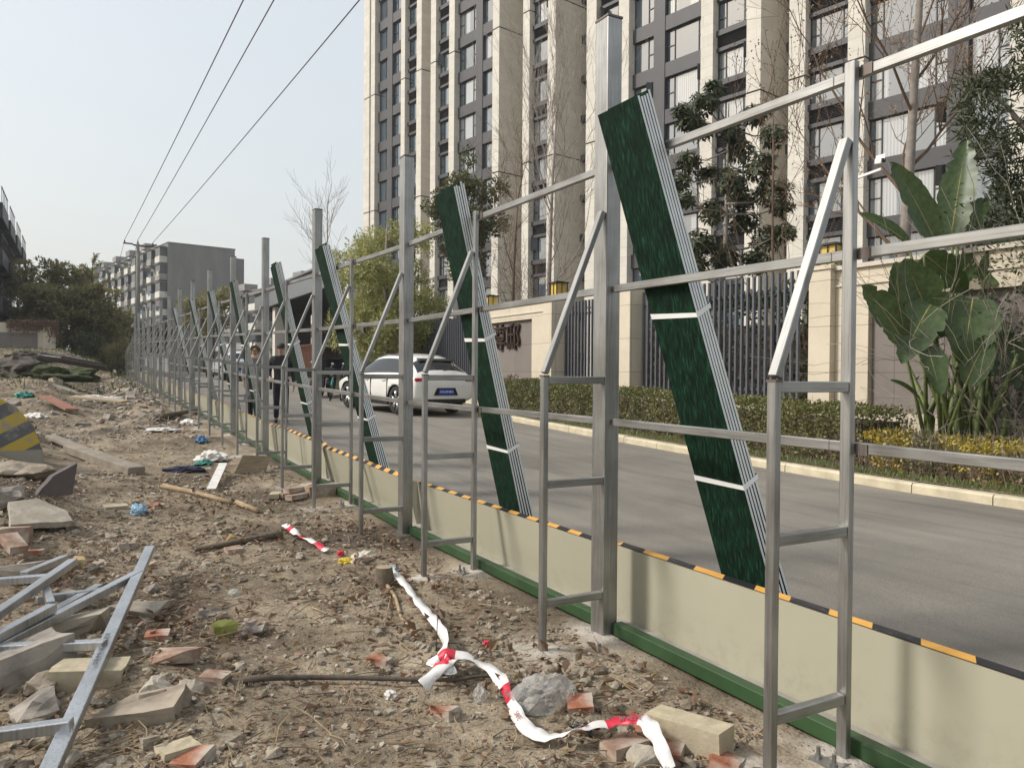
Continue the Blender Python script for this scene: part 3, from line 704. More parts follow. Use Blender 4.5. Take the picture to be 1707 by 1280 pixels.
# ================================================================ vegetation
def leafquad(m,c,d,nrm_,L,W,fold=0.0):
    d=d.normalized(); s=d.cross(nrm_); s=s.normalized() if s.length>1e-5 else d.orthogonal().normalized()
    n2=s.cross(d)
    o=len(m.v); a=c; b=c+d*(L*.5)+s*(W*.5)+n2*(fold*L); e=c+d*L; f=c+d*(L*.5)-s*(W*.5)+n2*(fold*L)
    m.v+=[tuple(a),tuple(b),tuple(e),tuple(f)]; m.f.append((o,o+1,o+2,o+3)); m.m.append(m.mi)
def rvec(r): 
    while True:
        v=V((r.uniform(-1,1),r.uniform(-1,1),r.uniform(-1,1)))
        if .05<v.length<1: return v.normalized()
def clump_crown(r,clumps,n,L,W,droop=0.,up=0.3):
    """clumps: list of (centre, radii, weight). Leaves sit on twig whorls spread through each clump."""
    m=MB(); tot=sum(c[2] for c in clumps)
    for c,rad,w in clumps:
        k=int(n*w/tot); per=7
        for i in range(max(1,k//per)):
            v=rvec(r)*(r.random()**.42)
            p=V(c)+V((v.x*rad[0],v.y*rad[1],v.z*rad[2]))
            out=(v+V((0,0,up))+rvec(r)*.45).normalized()
            for j in range(per):
                d=(out*.55+rvec(r)).normalized(); d.z-=droop; q=p+rvec(r)*L*.5
                leafquad(m,q,d,(out+rvec(r)*.8+V((0,0,.6))).normalized(),L*r.uniform(.65,1.2),W*r.uniform(.7,1.15),r.uniform(-.08,.08))
    return m
def branchy(r,m,p,d,L,rad,lev,spread=.6,up=.15,tips=None,curv=.25,kids=(2,4),rmin=.004,n0=6):
    k=max(3,int(3+L*1.2)); pts=[p]; rr_=[rad]; dd=d.normalized()
    for i in range(k):
        dd=(dd+rvec(r)*curv*.5+V((0,0,up*.25))).normalized(); pts.append(pts[-1]+dd*(L/k)); rr_.append(max(rmin,rad*(1-.62*(i+1)/k)))
    m.tube(pts,rr_,n0 if lev>1 else (4 if lev==1 else 3),False)
    if lev<=0:
        if tips is not None: tips.append((pts[-1],dd)); tips.append((pts[len(pts)//2],dd))
        return
    for j in range(r.randint(*kids)+ (1 if lev>2 else 0)):
        f=r.uniform(.35,1.0); i=min(k,max(1,int(f*k))); q=pts[i]
        nd=(dd+rvec(r)*spread*1.35); nd.z+=up; branchy(r,m,q,nd.normalized(),L*r.uniform(.45,.72),max(rmin,rr_[i]*.62),lev-1,spread,up,tips,curv,kids,rmin,n0)
    branchy(r,m,pts[-1],(dd+rvec(r)*.2).normalized(),L*.6,max(rmin,rr_[-1]*.9),lev-1,spread,up,tips,curv,kids,rmin,n0)
def trunk(m,pts,rad,n=9): m.tube([V(p) for p in pts],rad,n)
def leafy_tree(name,label,cat,base,h,trunk_r,clumps,nleaf,L,W,leaf,bark,seed,droop=0.,group=None,lean=(0,0),limbs=8):
    r=random.Random(seed); t=thing(name,label,cat,base,0,group)
    m=MB(); top=V((lean[0],lean[1],h)); pts=[V((0,0,-.2)),V((lean[0]*.2+.03,lean[1]*.2,h*.35)),V((lean[0]*.6-.04,lean[1]*.6,h*.7)),top]
    trunk(m,pts,[trunk_r*1.2,trunk_r,trunk_r*.7,trunk_r*.2])
    for c,rad,w in clumps[:limbs]:
        c=V(c); s=pts[1].lerp(pts[3],max(.05,min(.9,(c.z/h)-.35))); mid=s.lerp(c,.5)+V((0,0,.12*h*.2)); m.tube([s,mid,c],[trunk_r*.45,trunk_r*.3,trunk_r*.1],5)
    m.build('trunk',bark,t,True)
    clump_crown(r,clumps,nleaf,L,W,droop).build('crown',leaf,t); return t
def blobs(r,c,rad,n,sz):
    out=[]
    for i in range(n):
        v=rvec(r)*(r.random()**.4); s=sz*r.uniform(.6,1.2); out.append(((c[0]+v.x*rad[0],c[1]+v.y*rad[1],c[2]+v.z*rad[2]),(s,s,s*.75),s**2))
    return out
r=random.Random(3)
# light yellow-green willowy tree by the gate
cl=blobs(r,(0,0,3.9),(2.25,2.35,2.9),58,.64)
leafy_tree('garden_tree','bushy yellow-green tree standing before the gatehouse pillar','tree',(10.3,28.4,zg(28)),6.6,.11,cl,30000,.19,.048,'leaf_light','bark_grey',11)
# dark tree behind the wall by the tower
cl=blobs(r,(0,0,7.2),(1.5,1.7,2.6),36,.6)+[((.1,.2,9.9),(.4,.4,.5),.2)]
leafy_tree('evergreen_tree','tall rounded evergreen tree behind the sign wall','tree',(14.2,29.4,zg(29)),9.8,.14,cl,13000,.17,.075,'leaf_mid','bark_brown',12)
# broad leaved tree with airy layers behind the bar fence
r=random.Random(21)
def pxp(u,v,Z): # helper for growing plants between two heights: returns a world point at camera depth Z
    d=f2+r3*((u-853.5)/1292.7)-u3*((v-640)/1292.7); return V((0,0,CAMZ))+d*Z
def loq(clumps,base,label,seed,n):
    t=thing('broadleaf_tree',label,'tree',base); rr=random.Random(seed); b=V(base); m=MB()
    hs=max(c[2] for c,_,_ in clumps)
    ctr=V((sum(c[0] for c,_,_ in clumps)/len(clumps)-b.x,sum(c[1] for c,_,_ in clumps)/len(clumps)-b.y,0))
    p=[V((0,0,-.1)),V((ctr.x*.3,ctr.y*.3,2.2)),V((ctr.x*.8,ctr.y*.8,4.6)),V((ctr.x,ctr.y,hs-b.z-.3))]; m.tube(p,[.075,.065,.05,.015],8)
    for c,rad,w in clumps:
        q=V(c)-b; s=p[1].lerp(p[3],max(.0,min(.9,(q.z-3.0)/4.5))); m.tube([s,s.lerp(q,.55)+V((0,0,-.12)),q],[.028,.02,.008],5)
    m.build('trunk','bark_grey',t,True)
    mm=MB()
    for c,rad,w in clumps:
        q=V(c)-b
        for i in range(int(n*w)):
            v=rvec(rr)*(rr.random()**.5); pnt=q+V((v.x*rad,v.y*rad,v.z*rad*.75)); ax=(v+V((0,0,.5))).normalized()
            for j in range(9):
                a=2*math.pi*j/9+rr.random(); d=(ax.orthogonal().normalized()); d=Quaternion(ax,a)@d; d=(d+ax*rr.uniform(-.25,.3)); d.z-=.25
                leafquad(mm,pnt+d*.02,d,ax,rr.uniform(.15,.24),rr.uniform(.05,.075),rr.uniform(-.06,.1))
    mm.build('crown','leaf_dark',t)
cl=[]
for u,v,s,w in [(1175,170,.28,1),(1150,200,.24,1),(1190,145,.16,.5),(1140,185,.2,.7),(1165,215,.25,.9),(1215,215,.28,.8),(1260,190,.28,1),(1290,225,.28,1),(1230,250,.32,1),(1265,275,.36,1.3),(1290,320,.36,1.3),(1220,300,.35,1.2),(1180,290,.25,.8),(1150,265,.25,.8),(1140,330,.22,.6),(1190,350,.34,1.2),(1240,365,.38,1.3),(1280,395,.34,1.2),(1170,400,.32,1.1),(1210,425,.38,1.3),(1260,435,.3,1),(1310,385,.2,.7),(1135,300,.2,.6),(1305,345,.22,.8),(1160,440,.3,1),(1240,330,.3,1)]:
    p=pxp(u,v,18.7+random.uniform(-.7,.7)); cl.append((tuple(p),s*1.25,w))
loq(cl,(13.4,13.9,.25),'broad-leaved evergreen tree with drooping whorled leaves behind the bar fence',31,38)
# bare trees
def bare_tree(name,label,base,h,rad,mat,seed,lev,spread,kids,buds=None,up=.2,rmin=.006,forks=None,twigmat=None):
    r=random.Random(seed); t=thing(name,label,'tree',base); m=MB(); pts=[V((0,0,-.2))]; d=V((0,0,1))
    for i in range(6): d=(d+rvec(r)*.025).normalized(); pts.append(pts[-1]+d*(h/6))
    m.tube(pts,[rad*(1-.75*i/6) for i in range(7)],9); tips=[]
    mm=MB()
    for i in range(forks or 9):
        f=r.uniform(.30,1.); j=min(6,int(f*6)); q=pts[j].lerp(pts[min(6,j+1)],f*6-j if j<6 else 0); a=r.uniform(0,6.28); nd=V((math.cos(a),math.sin(a),.75+up))
        branchy(r,mm,q,nd,h*r.uniform(.2,.36),rad*.30*(1.1-f*.6),lev,spread,up,tips,.35,kids,rmin,6)
    branchy(r,mm,pts[-1],d,h*.25,rad*.25,lev,spread,up,tips,.3,kids,rmin,6)
    m.build('trunk',mat,t,True); mm.build('crown',twigmat or mat,t,True)
    if buds:
        b=MB()
        for p,d in tips:
            for k in range(buds[1]): leafquad(b,p+rvec(r)*.10,rvec(r)+V((0,0,-.3)),rvec(r),r.uniform(.035,.075),.03)
        b.build('bud',buds[0],t)
    return t
bare_tree('bare_tree','pale bare tree with upright twiggy branches behind the sign wall',(13.7,22.2,.4),9.6,.11,'bark_grey',41,3,.5,(2,4),None,.45,.005,12,'twig_pale')
bare_tree('bare_tree','brown bare tree with a dark slim trunk left of the pale bare tree',(13.2,23.6,.4),7.2,.10,'bark_brown',42,3,.7,(2,3),None,.1,.005,12,'twig_brown')
bare_tree('bare_tree','leafless street tree with sparse orange buds above the garden wall',(12.55,8.65,.15),10.5,.135,'bark_grey',46,3,.7,(2,4),('leaf_bud',2),.25,.004,12,'twig_brown')
bare_tree('bare_tree','thin bare sapling with red-brown buds leaning over the bar fence',(12.6,11.4,.15),6.4,.05,'twig_brown',47,2,.7,(2,3),('leaf_brown',2),.3,.005,9,'twig_brown')
# evergreen with narrow leaves at right edge
r=random.Random(9)
cl=blobs(r,(0,0,5.4),(.95,1.1,2.6),34,.46)+blobs(r,(-.1,.1,2.4),(.8,.9,1.6),22,.45)
leafy_tree('evergreen_tree','narrow-leaved dark evergreen tree at the right edge behind the big-leaved plant','tree',(12.3,6.25,.15),7.8,.10,cl,14000,.17,.032,'leaf_dark','bark_grey',13,.25)
# tangled twiggy shrub at right
t=thing('twiggy_shrub','tangled grey twiggy shrub beside the big-leaved plant','shrub',(11.05,5.7,.2)); m=MB(); r=random.Random(8)
for i in range(22):
    a=r.uniform(0,6.28); branchy(r,m,V((r.uniform(-.25,.25),r.uniform(-.3,.3),0)),V((math.cos(a)*.3,math.sin(a)*.3,1)),r.uniform(1.6,2.6),.014,2,.7,.1,None,.5,(2,4),.0035,4)
m.build('stems','twig_pale',t)
m=MB()
for i in range(2600):
    p=V((r.gauss(0,.42),r.gauss(0,.5),r.uniform(.3,4.0))); leafquad(m,p,rvec(r)+V((0,0,-.5)),rvec(r),r.uniform(.05,.11),.03)
m.build('leaves','leaf_dark',t)
# big banana-like plant
t=thing('banana_plant','large banana-like plant with paddle leaves before the garden wall','plant',(10.75,6.45,.2)); r=random.Random(4)
def paddle(root,knee,tip,W,roll,nseg=12,mat='leaf_strel',torn=True):
    root,knee,tip=V(root),V(knee),V(tip); m=MB(); pts=[]
    m.tube([root,root.lerp(knee,.5)+V((0,0,.05)),knee],[.035,.026,.018],6); m.build('stalk','stem_green',t,True)
    m=MB(); mid=(knee+tip)/2+V((0,0,.10*(tip-knee).length)); ax=(tip-knee).normalized(); tocam=(V((-.72,-.55,.25))); side=ax.cross(tocam).normalized(); side=Quaternion(ax,roll)@side; nr=side.cross(ax)
    if nr.dot(tocam)<0: nr=-nr; side=-side
    P_=[];n=nseg*2
    for i in range(n+1):
        f=i/n; c=knee*(1-f)**2+mid*2*f*(1-f)+tip*f*f; w=W*(math.sin(math.pi*min(1,(f*.93+.06))**.8))**.62*(1-.12*f)
        if i==n: w=.01
        for sgn in (-1,-.5,0,.5,1):
            wob=(r.uniform(-.03,.03)-(.10 if r.random()<.06 else 0))*W*sgn if abs(sgn)==1 else 0
            P_.append(c+side*(w*.5*sgn+wob)+nr*(.16*w*abs(sgn)**1.5+ (.009*(i%2) if abs(sgn)>.4 else 0)))
    F=[]
    for i in range(n):
        for j in range(4):
            F.append((5*i+j,5*i+j+1,5*i+j+6,5*i+j+5))
    m.add(P_,F); o=m.build('leaf_blade',mat,t,True)
    m=MB(); m.tube([knee*(1-f)**2+mid*2*f*(1-f)+tip*f*f-nr*.004 for f in [k/8 for k in range(9)]],[.016*(1-k/9) for k in range(9)],5); m.build('midrib','stem_yellow',o,True)
O=V((10.75,6.45,.2))
def L_(u,v,Z): return pxp(u,v,Z)-O
for (ku,kv,kz),(tu,tv,tz),W,ro in [((1562,408,11.0),(1484,270,11.0),.44,.25),((1586,396,11.1),(1612,234,11.2),.50,-.2),((1504,566,10.3),(1437,476,10.1),.44,.2),((1562,566,10.5),(1506,432,10.4),.66,.1),((1552,508,10.4),(1502,606,10.2),.58,-.1),((1540,425,10.6),(1612,492,10.8),.46,.3),((1622,498,10.4),(1606,612,10.2),.74,-.15),((1500,520,11.0),(1493,436,11.0),.30,.2),((1512,404,11.4),(1432,356,11.5),.26,.5),((1655,560,10.5),(1702,650,10.2),.55,.2),((1546,578,10.2),(1568,660,10.0),.36,-.3),((1596,404,11.2),(1646,330,11.5),.36,.4),((1640,470,10.9),(1700,400,11.0),.48,.2),((1530,660,10.3),(1484,634,10.1),.13,.8),((1610,640,10.0),(1650,560,10.2),.40,.3),((1585,470,10.9),(1640,430,11.2),.42,.2),((1660,610,10.8),(1640,510,10.9),.5,.1)]:
    paddle((r.uniform(-.22,.22),r.uniform(-.35,.35),0),L_(ku,kv,kz),L_(tu,tv,tz),W,ro)
m=MB()
for i in range(16):
    a=V((r.uniform(-.3,.3),r.uniform(-.5,.5),-.1)); m.tube([a,a+V((r.uniform(-.1,.1),r.uniform(-.12,.12),.8)),a+V((r.uniform(-.3,.3),r.uniform(-.4,.4),1.7))],[.06,.045,.02],7)
m.build('stem_cluster','stem_green',t,True)
# hedges
def hedge(name,label,x0f,x1f,y0,y1,h,n,leaf,seed,tw=None,L=.05,W=.028,cat='hedge',zb=.1):
    r=random.Random(seed); t=thing(name,label,cat,(x0f(y0),y0,zg(y0)+zb)); ox=x0f(y0); oz=zg(y0)+zb; m=MB(); c=MB()
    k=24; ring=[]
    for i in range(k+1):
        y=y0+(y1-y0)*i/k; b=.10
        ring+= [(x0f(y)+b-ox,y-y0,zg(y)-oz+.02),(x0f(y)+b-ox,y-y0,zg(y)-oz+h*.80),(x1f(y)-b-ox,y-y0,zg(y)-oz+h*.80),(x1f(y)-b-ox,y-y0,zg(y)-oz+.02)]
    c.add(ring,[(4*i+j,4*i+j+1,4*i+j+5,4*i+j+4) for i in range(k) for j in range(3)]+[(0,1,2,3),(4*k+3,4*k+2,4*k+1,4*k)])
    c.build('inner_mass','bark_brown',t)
    for i in range(n):
        y=r.uniform(y0,y1); f=r.random(); hh=h*(1+.10*nz(y*1.1,seed)+.10*nz(y*4,seed+3))
        if f<.42: x=x0f(y)+.10*nz(y*3,r.random()*2,seed)+r.uniform(-.05,.1); z=hh*(r.random()**.75); nrm_=V((-1,0,.35))
        elif f<.92: x=r.uniform(x0f(y),x1f(y)); z=hh+r.uniform(-.1,.03); nrm_=V((0,0,1))
        else: x=r.uniform(x0f(y),x1f(y)); z=hh*r.random(); y=r.choice([y0,y1])+r.uniform(-.05,.05); nrm_=V((0,-1,.3))
        if isinstance(leaf,list): m.mi=0 if nz(y*1.6,x*1.6,11)+.25*(z/h-.6)*2+.15*r.uniform(-1,1)>.06 else (1 if r.random()<.7 else 2)
        leafquad(m,V((x-ox,y-y0,zg(y)-oz+z)),rvec(r)+nrm_*.6,(nrm_+rvec(r)*.9),L*r.uniform(.6,1.2),W*r.uniform(.7,1.2))
    m.build('leaves',leaf,t)
    if tw:
        m=MB()
        for i in range(tw):
            y=r.uniform(y0,y1); x=r.uniform(x0f(y),x1f(y)); a=V((x-ox,y-y0,zg(y)-oz)); b=a+V((r.uniform(-.2,.05),r.uniform(-.2,.2),h*r.uniform(.7,1.25))); m.tube([a,(a+b)/2+rvec(r)*.06,b],[.005,.004,.002],3,False)
        m.build('twigs','twig_pale',t)
    return t
def bush(name,label,c,rad,n,leaf,seed,L=.05,W=.03,group=None,cat='shrub'):
    r=random.Random(seed); t=thing(name,label,cat,c,0,group); cl=blobs(r,(0,0,rad[2]*.9),(rad[0]*.7,rad[1]*.7,rad[2]*.65),14,min(rad)*.42); m=MB()
    for i in range(14): a=r.uniform(0,6.28); m.tube([(0,0,-.05),(math.cos(a)*rad[0]*.4,math.sin(a)*rad[1]*.4,rad[2]*.8),(math.cos(a)*rad[0]*.75,math.sin(a)*rad[1]*.75,rad[2]*1.5)],[.02,.012,.004],4)
    m.build('stems','bark_brown',t); clump_crown(r,cl,n,L,W).build('crown',leaf,t)
hx=lambda y: kx(y)+.55
hedge('clipped_hedge','long clipped green hedge behind the pale kerb',hx,lambda y: kx(y)+1.75,7.2,18.3,.96,40000,'leaf_hedge',1,120,.058,.034)
hedge('yellow_hedge','low ragged yellow-leaved hedge below the big-leaved plant',lambda y: kx(y)+.45,lambda y: kx(y)+1.7,2.6,7.15,.64,9500,['leaf_yellow','leaf_hedge','leaf_brown'],2,900,.06,.028)
bush('dark_shrub','dense dark shrub filling the right edge behind the big-leaved plant',(11.35,5.0,.2),(.7,1.25,2.3),9000,'leaf_dark',54,.13,.05)
hedge('dark_shrubbery','dark evergreen shrubbery growing inside the bar fence',lambda y:12.6,lambda y:14.0,9.9,17.6,3.0,9000,'leaf_dark',3,0,.16,.07,'shrub')
hedge('dark_shrubbery','dark evergreen shrubbery inside the farther bar fence',lambda y:12.4,lambda y:14.2,22.4,31.5,2.9,7000,'leaf_dark',4,0,.16,.07,'shrub')
bush('round_bush','round brownish clipped bush at the foot of the sign wall',(10.55,19.3,.5),(.55,.55,.62),5000,'leaf_brown',51)
bush('round_bush','small olive bush beside the white sport utility car',(10.4,21.9,.5),(.5,.5,.62),3500,'leaf_hedge',52)
bush('palm_shrub','low spiky dark shrub growing behind the white car',(10.6,25.2,.5),(.9,.9,.9),2600,'leaf_dark',53,.34,.03)
# grass verge on the planting bed
m=MB(); r=random.Random(6)
for i in range(5200):
    y=r.uniform(2.5,18.2); x=kx(y)+.17+abs(r.gauss(0,.2)); leafquad(m,V((x,y,zg(y)+.147)),V((r.uniform(-.5,.5),r.uniform(-.5,.5),1)),V((1,r.uniform(-.5,.5),0)),r.uniform(.04,.13),.012)
tag(m.build('grass','grass'),kind='stuff')
# ---- trees at the far left
G5=[((-3.4,66.5),8.0,3.0,61,'leaf_far','broad olive-green tree nearest the dark balcony block'),((-.4,65.5),7.7,2.6,62,'leaf_far','broad olive-green tree behind the pale cabin'),((1.0,62.5),6.0,2.3,63,'leaf_far','darker leafy tree right of the pale cabin'),((2.0,66.5),5.4,2.0,64,'leaf_far','dark leafy tree left of the utility pole'),((-2.2,61.0),5.2,2.0,65,'leaf_far','dark bushy tree behind the cabin and the vine wall')]
for (x,y),h,rad,sd_,lf,lab in G5:
    r=random.Random(sd_); zb=G(x,y); cl=blobs(r,(0,0,h*.62),(rad*.8,rad*.8,h*.34),34,rad*.34)+blobs(r,(0,0,h*.26),(rad*.9,rad*.8,h*.24),20,rad*.34)
    leafy_tree('leafy_tree',lab,'tree',(x,y,zb),h*.9,.16,cl,11000,.30,.15,lf,'bark_brown',sd_,group='leafy trees at the far end of the lot')
r=random.Random(66)
t=thing('sapling_tree','tall thin tree with drooping leaf sprays rising above the far crowns','tree',(.55,63.6,G(.5,60))); m=MB(); m.tube([(0,0,0),(.1,0,4),(.3,0,7.0)],[.08,.06,.02],6); L5=MB()
for i in range(7):
    a=r.uniform(-.6,2.2); b=V((.3,0,5.2+.3*i)); e=b+V((math.cos(a)*1.2,math.sin(a)*.6,.7)); m.tube([b,e],[.02,.008],4)
    for k in range(50): p=b.lerp(e,r.uniform(.3,1.05)); leafquad(L5,p+rvec(r)*.08,rvec(r)+V((0,0,-.3)),rvec(r),.26,.09)
m.build('trunk','bark_brown',t); L5.build('crown','leaf_far',t)
for i,(x,y,rx,rz_,lf,lab) in enumerate([(2.2,55.0,1.5,1.7,'leaf_far','scrubby shrub with pale leaf flecks at the end of the fence'),(.6,54.6,1.3,1.0,'leaf_dark','low dark shrub before the far trees'),(3.6,58.5,1.4,2.4,'leaf_dark','dark shrub around the foot of the utility pole')]):
    bush('scrub_shrub',lab,(x,y,G(x,y)-.05),(rx,rx,rz_),2600,lf,70+i,.16,.08,'scrub at the far end of the lot')
leafy_tree('young_tree','small yellowish tree growing before the blank gable wall','tree',(10.5,80,1.4),6.6,.09,blobs(random.Random(72),(0,0,4.6),(1.0,1.0,2.2),16,.5),3600,.26,.12,'leaf_far','bark_brown',72)
leafy_tree('young_tree','dark round tree low before the gable wall','tree',(6.6,80,1.4),4.6,.09,blobs(random.Random(73),(0,0,3.4),(1.6,1.6,1.3),16,.6),3600,.26,.12,'leaf_dark','bark_brown',73)
leafy_tree('roadside_tree','dark tree on the road side beyond the parked silver car','tree',(7.9,56,1.3),6.0,.12,blobs(random.Random(74),(0,0,3.9),(1.9,1.9,2.0),22,.65),5200,.24,.11,'leaf_far','bark_brown',74)
bare_tree('bare_tree','distant hazy bare tree rising behind the gatehouse canopy',(20.5,72,1.4),14.5,.2,'twig_pale',48,2,.6,(2,4),None,.2,.012,14,'twig_pale')
# ================================================================ far buildings
def old_block(name,label,corner,rz,length,width,storeys,z0,fh=2.95,seed=1,nbal=7):
    """local x along the long balcony front (away from camera), local -y... front face on y=0 looking to -y? front at y=+0 facing +y"""
    r=random.Random(seed); t=thing(name,label,'apartment block',(corner[0],corner[1],z0),rz); H=storeys*fh+.9
    m=MB(); m.b2((0,-width,0),(length,0,H)); m.build('wall','concrete_old',t)
    m=MB(); m.b2((-.1,-width-.1,H),(length+.1,.1,H+.18)); m.build('roof','concrete_old',t)
    pitch=length/nbal
    for f in range(storeys):
        zf=f*fh+.6
        for b in range(nbal):
            x=b*pitch+.5; w=pitch*.52
            if f==0: continue
            c=r.choice(['balcony_white','balcony_white','balcony_grey'])
            m=MB(); m.b2((x,0.002,zf),(x+w,1.25,zf+.12)); m.b2((x,1.15,zf+.12),(x+w,1.25,zf+1.05)); m.b2((x,.002,zf+.12),(x+.1,1.15,zf+1.05)); m.b2((x+w-.1,.002,zf+.12),(x+w,1.15,zf+1.05)); o=m.build('balcony',c,t)
            m=MB()
            if r.random()<.65: m.b2((x+.03,1.1,zf+1.05),(x+w-.03,1.16,zf+2.6)); m.b2((x+.03,.01,zf+1.05),(x+.09,1.1,zf+2.6)); m.build('balcony_glazing','win_dark',o)
            else:
                for k in range(8): m.b2((x+.05+k*(w-.15)/7,1.18,zf+1.05),(x+.08+k*(w-.15)/7,1.21,zf+2.5))
                m.b2((x,1.16,zf+2.5),(x+w,1.24,zf+2.58)); m.build('balcony_grille','fascia',o)
            m=MB(); m.b2((x-.1,.003,zf+2.62),(x+w+.1,1.4,zf+2.7)); m.build('awning',r.choice(['fascia','balcony_grey']),o)
            m=MB(); xx=x+w+.35; m.b2((xx,.004,zf+.9),(xx+pitch*.28,.05,zf+2.3)); m.build('window','win_dark',t)
            if r.random()<.6:
                m=MB(); m.b2((xx+.1,.06,zf+.2),(xx+.85,.42,zf+.75)); m.build('air_conditioner','plaster_white',t)
            if r.random()<.35:
                m=MB()
                for k in range(r.randint(2,4)): m.b2((x+.3+k*.4,1.28,zf+.6+r.random()*.3),(x+.6+k*.4,1.31,zf+1.5))
                m.build('laundry',r.choice(['cloth_white','cloth_navy','plastic_blue','paper']),o)
    for b in range(nbal):    # rooftop sheds
        x=b*pitch+.5; m=MB(); m.b2((x,-1.2,H+.18),(x+pitch*.55,.9,H+1.2)); 
        if b%2==0 and b: m.build('roof_shed','balcony_grey',t)
    return t
OB=pxp(280,600,130); OB.z=1.4
t=old_block('old_apartment_block','long old grey apartment block with white balconies and blank gable',(OB.x,OB.y),TRZ,62,11.2,7,1.4,2.95,3,12)
m=MB(); m.b2((2,-13.6,0),(6,-11.2,20.4)); m.build('stair_tower','concrete_old',t)
for k in range(6):
    m=MB(); m.b2((3.2,-13.7,2+k*2.95),(4.8,-13.605,3.4+k*2.95)); m.build('window','win_dark',t)
Q=pxp(575,600,98); t=old_block('old_apartment_block','distant old block with rooftop sheds seen over the gatehouse canopy',(Q.x,Q.y),TRZ,52,10,4,1.4,2.95,5,10)
# dark balcony block at the left edge
t=thing('balcony_block','dark modern block with stacked protruding balconies at the left edge','apartment block',(-5.3,57,-.5))
m=MB(); m.b2((-14,0,0),(0,26,13.6)); m.build('wall','bluegrey_wall',t)
m=MB(); m.b2((-14.3,-.3,13.6),(.4,26.3,13.9)); m.build('roof','dark_navy',t)
for f in range(5):
    for b in range(4):
        y=.4+b*6.6; z=f*2.9-.2
        if f==0 and b<2: continue
        m=MB(); m.b2((0.003,y,z),(1.15,y+4.6,z+.16)); m.b2((1.05,y,z+.16),(1.15,y+4.6,z+.95)); m.b2((.003,y,z+.16),(1.05,y+.1,z+.95)); m.b2((.003,y+4.5,z+.16),(1.05,y+4.6,z+.95)); o=m.build('balcony','dark_navy',t)
        m=MB()
        for k in range(5): m.b2((1.08,y+.1+k*1.08,z+.95),(1.11,y+.14+k*1.08,z+1.9))
        m.b2((1.07,y,z+1.9),(1.12,y+4.6,z+1.95)); m.build('railing','frame_dark',o)
        m=MB(); m.b2((.004,y+.4,z+.2),(.05,y+4.2,z+2.4)); m.build('window','win_dark',t)
# vine wall and cabin
t=thing('vine_wall','low cream wall with dark panel overgrown with brown vines','wall',(-1.35,55.9,G(-1.5,56)-.4),R_(4))
m=MB(); m.b2((-6,0,0),(0,.5,2.35)); m.b2((-.62,-.14,0),(.05,.6,2.4)); m.build('stone_facing','wall_stone',t)
m=MB(); m.b2((-3.9,-.03,0),(-.9,-.004,1.75)); m.build('dark_panel','wall_dark',t)
m=MB(); r=random.Random(15)
for i in range(2600):
    f=r.random(); x=-2.6*f**1.4+.15; z=2.45-abs(r.gauss(0,.3))*(1.6 if x>-.4 else .9); leafquad(m,V((x,r.uniform(-.2,-.1) if r.random()<.6 else r.uniform(0,.5),z+(.1 if r.random()<.3 else 0))),rvec(r)+V((0,0,-.6)),V((0,-1,.3)),.13,.08)
m.build('vines','leaf_brown',t)
t=thing('site_cabin','pale flat box cabin with white downpipe above the vine wall','cabin',(-1.85,62.6,G(-1.8,60)),R_(8))
m=MB(); m.b2((-1.3,0,0),(0,2.2,4.15)); o=m.build('wall','plaster_white',t); m=MB(); m.b2((-1.36,-.06,4.15),(.06,2.26,4.22)); m.build('roof','stone_cap',t)
m=MB(); m.tube([(-1.08,-.06,2.2),(-1.08,-.06,3.8)],.035,6); m.build('downpipe','white_paint',t)
# utility pole and wires
pz=G(3.0,57.5); t=thing('utility_pole','tapered concrete utility pole with a dark cross-arm at the fence end','utility pole',(3.42,57.7,pz))
m=MB(); m.tube([(0,0,-.3),(0,0,8.75)],[.19,.105],12); m.build('shaft','concrete_pole',t,True)
ht=9.97-pz
m=MB(); m.beam((-.88,.0,ht+.02),(-.3,0,ht),.09,.09); m.beam((-.3,0,ht-.06),(.4,0,ht-.10),.10,.09); m.beam((.4,0,ht-.12),(.98,0,ht-.05),.09,.09); m.build('crossarm','stick_dark',t)
for (x,z) in ((-.8,ht+.03),(.9,ht-.03),(0,8.72)):
    m=MB(); m.lathe([(.02,0),(.05,.03),(.03,.08),(.055,.12),(.03,.18),(.02,.3 if x==0 else .2),(.001,.3 if x==0 else .2)],(x,0,z),8); m.build('insulator','stick_dark',t)
P0s=[V((3.42-.8,57.7,ht+pz+.24)),V((3.42,57.7,8.72+pz+.3)),V((3.42+.9,57.7,ht+pz+.18))]
wl=['left','middle','right']
for i,(a,b) in enumerate(zip(P0s,[V((3.7,2,10.55)),V((4.35,2,10.75)),V((6.4,2,10.7))])):
    m=MB(); d=b-a; pts=[]
    ends=a+d*1.18
    for k in range(41):
        f=k/40; p=a.lerp(ends,f); p.z-= 4*.22*f*(1-f); pts.append(p)
    o=m.tube(pts,.016,5).build('overhead_wire','stick_dark'); tag(o,'%s of the three overhead wires running from the utility pole'%['leftmost','middle','rightmost'][i],'wire','overhead wires')
for i,(a,e) in enumerate(((P0s[0],V((1.4,80,7.2))),(P0s[1],V((2.2,80,7.4))))):
    o=MB().tube([a.lerp(e,k/8)-V((0,0,1.2*4*(k/8)*(1-k/8))) for k in range(9)],.014,4).build('overhead_wire','stick_dark'); tag(o,['thin wire dropping from the cross-arm to the far trees','thin wire dropping from the pole top to the far trees'][i],'wire','overhead wires')
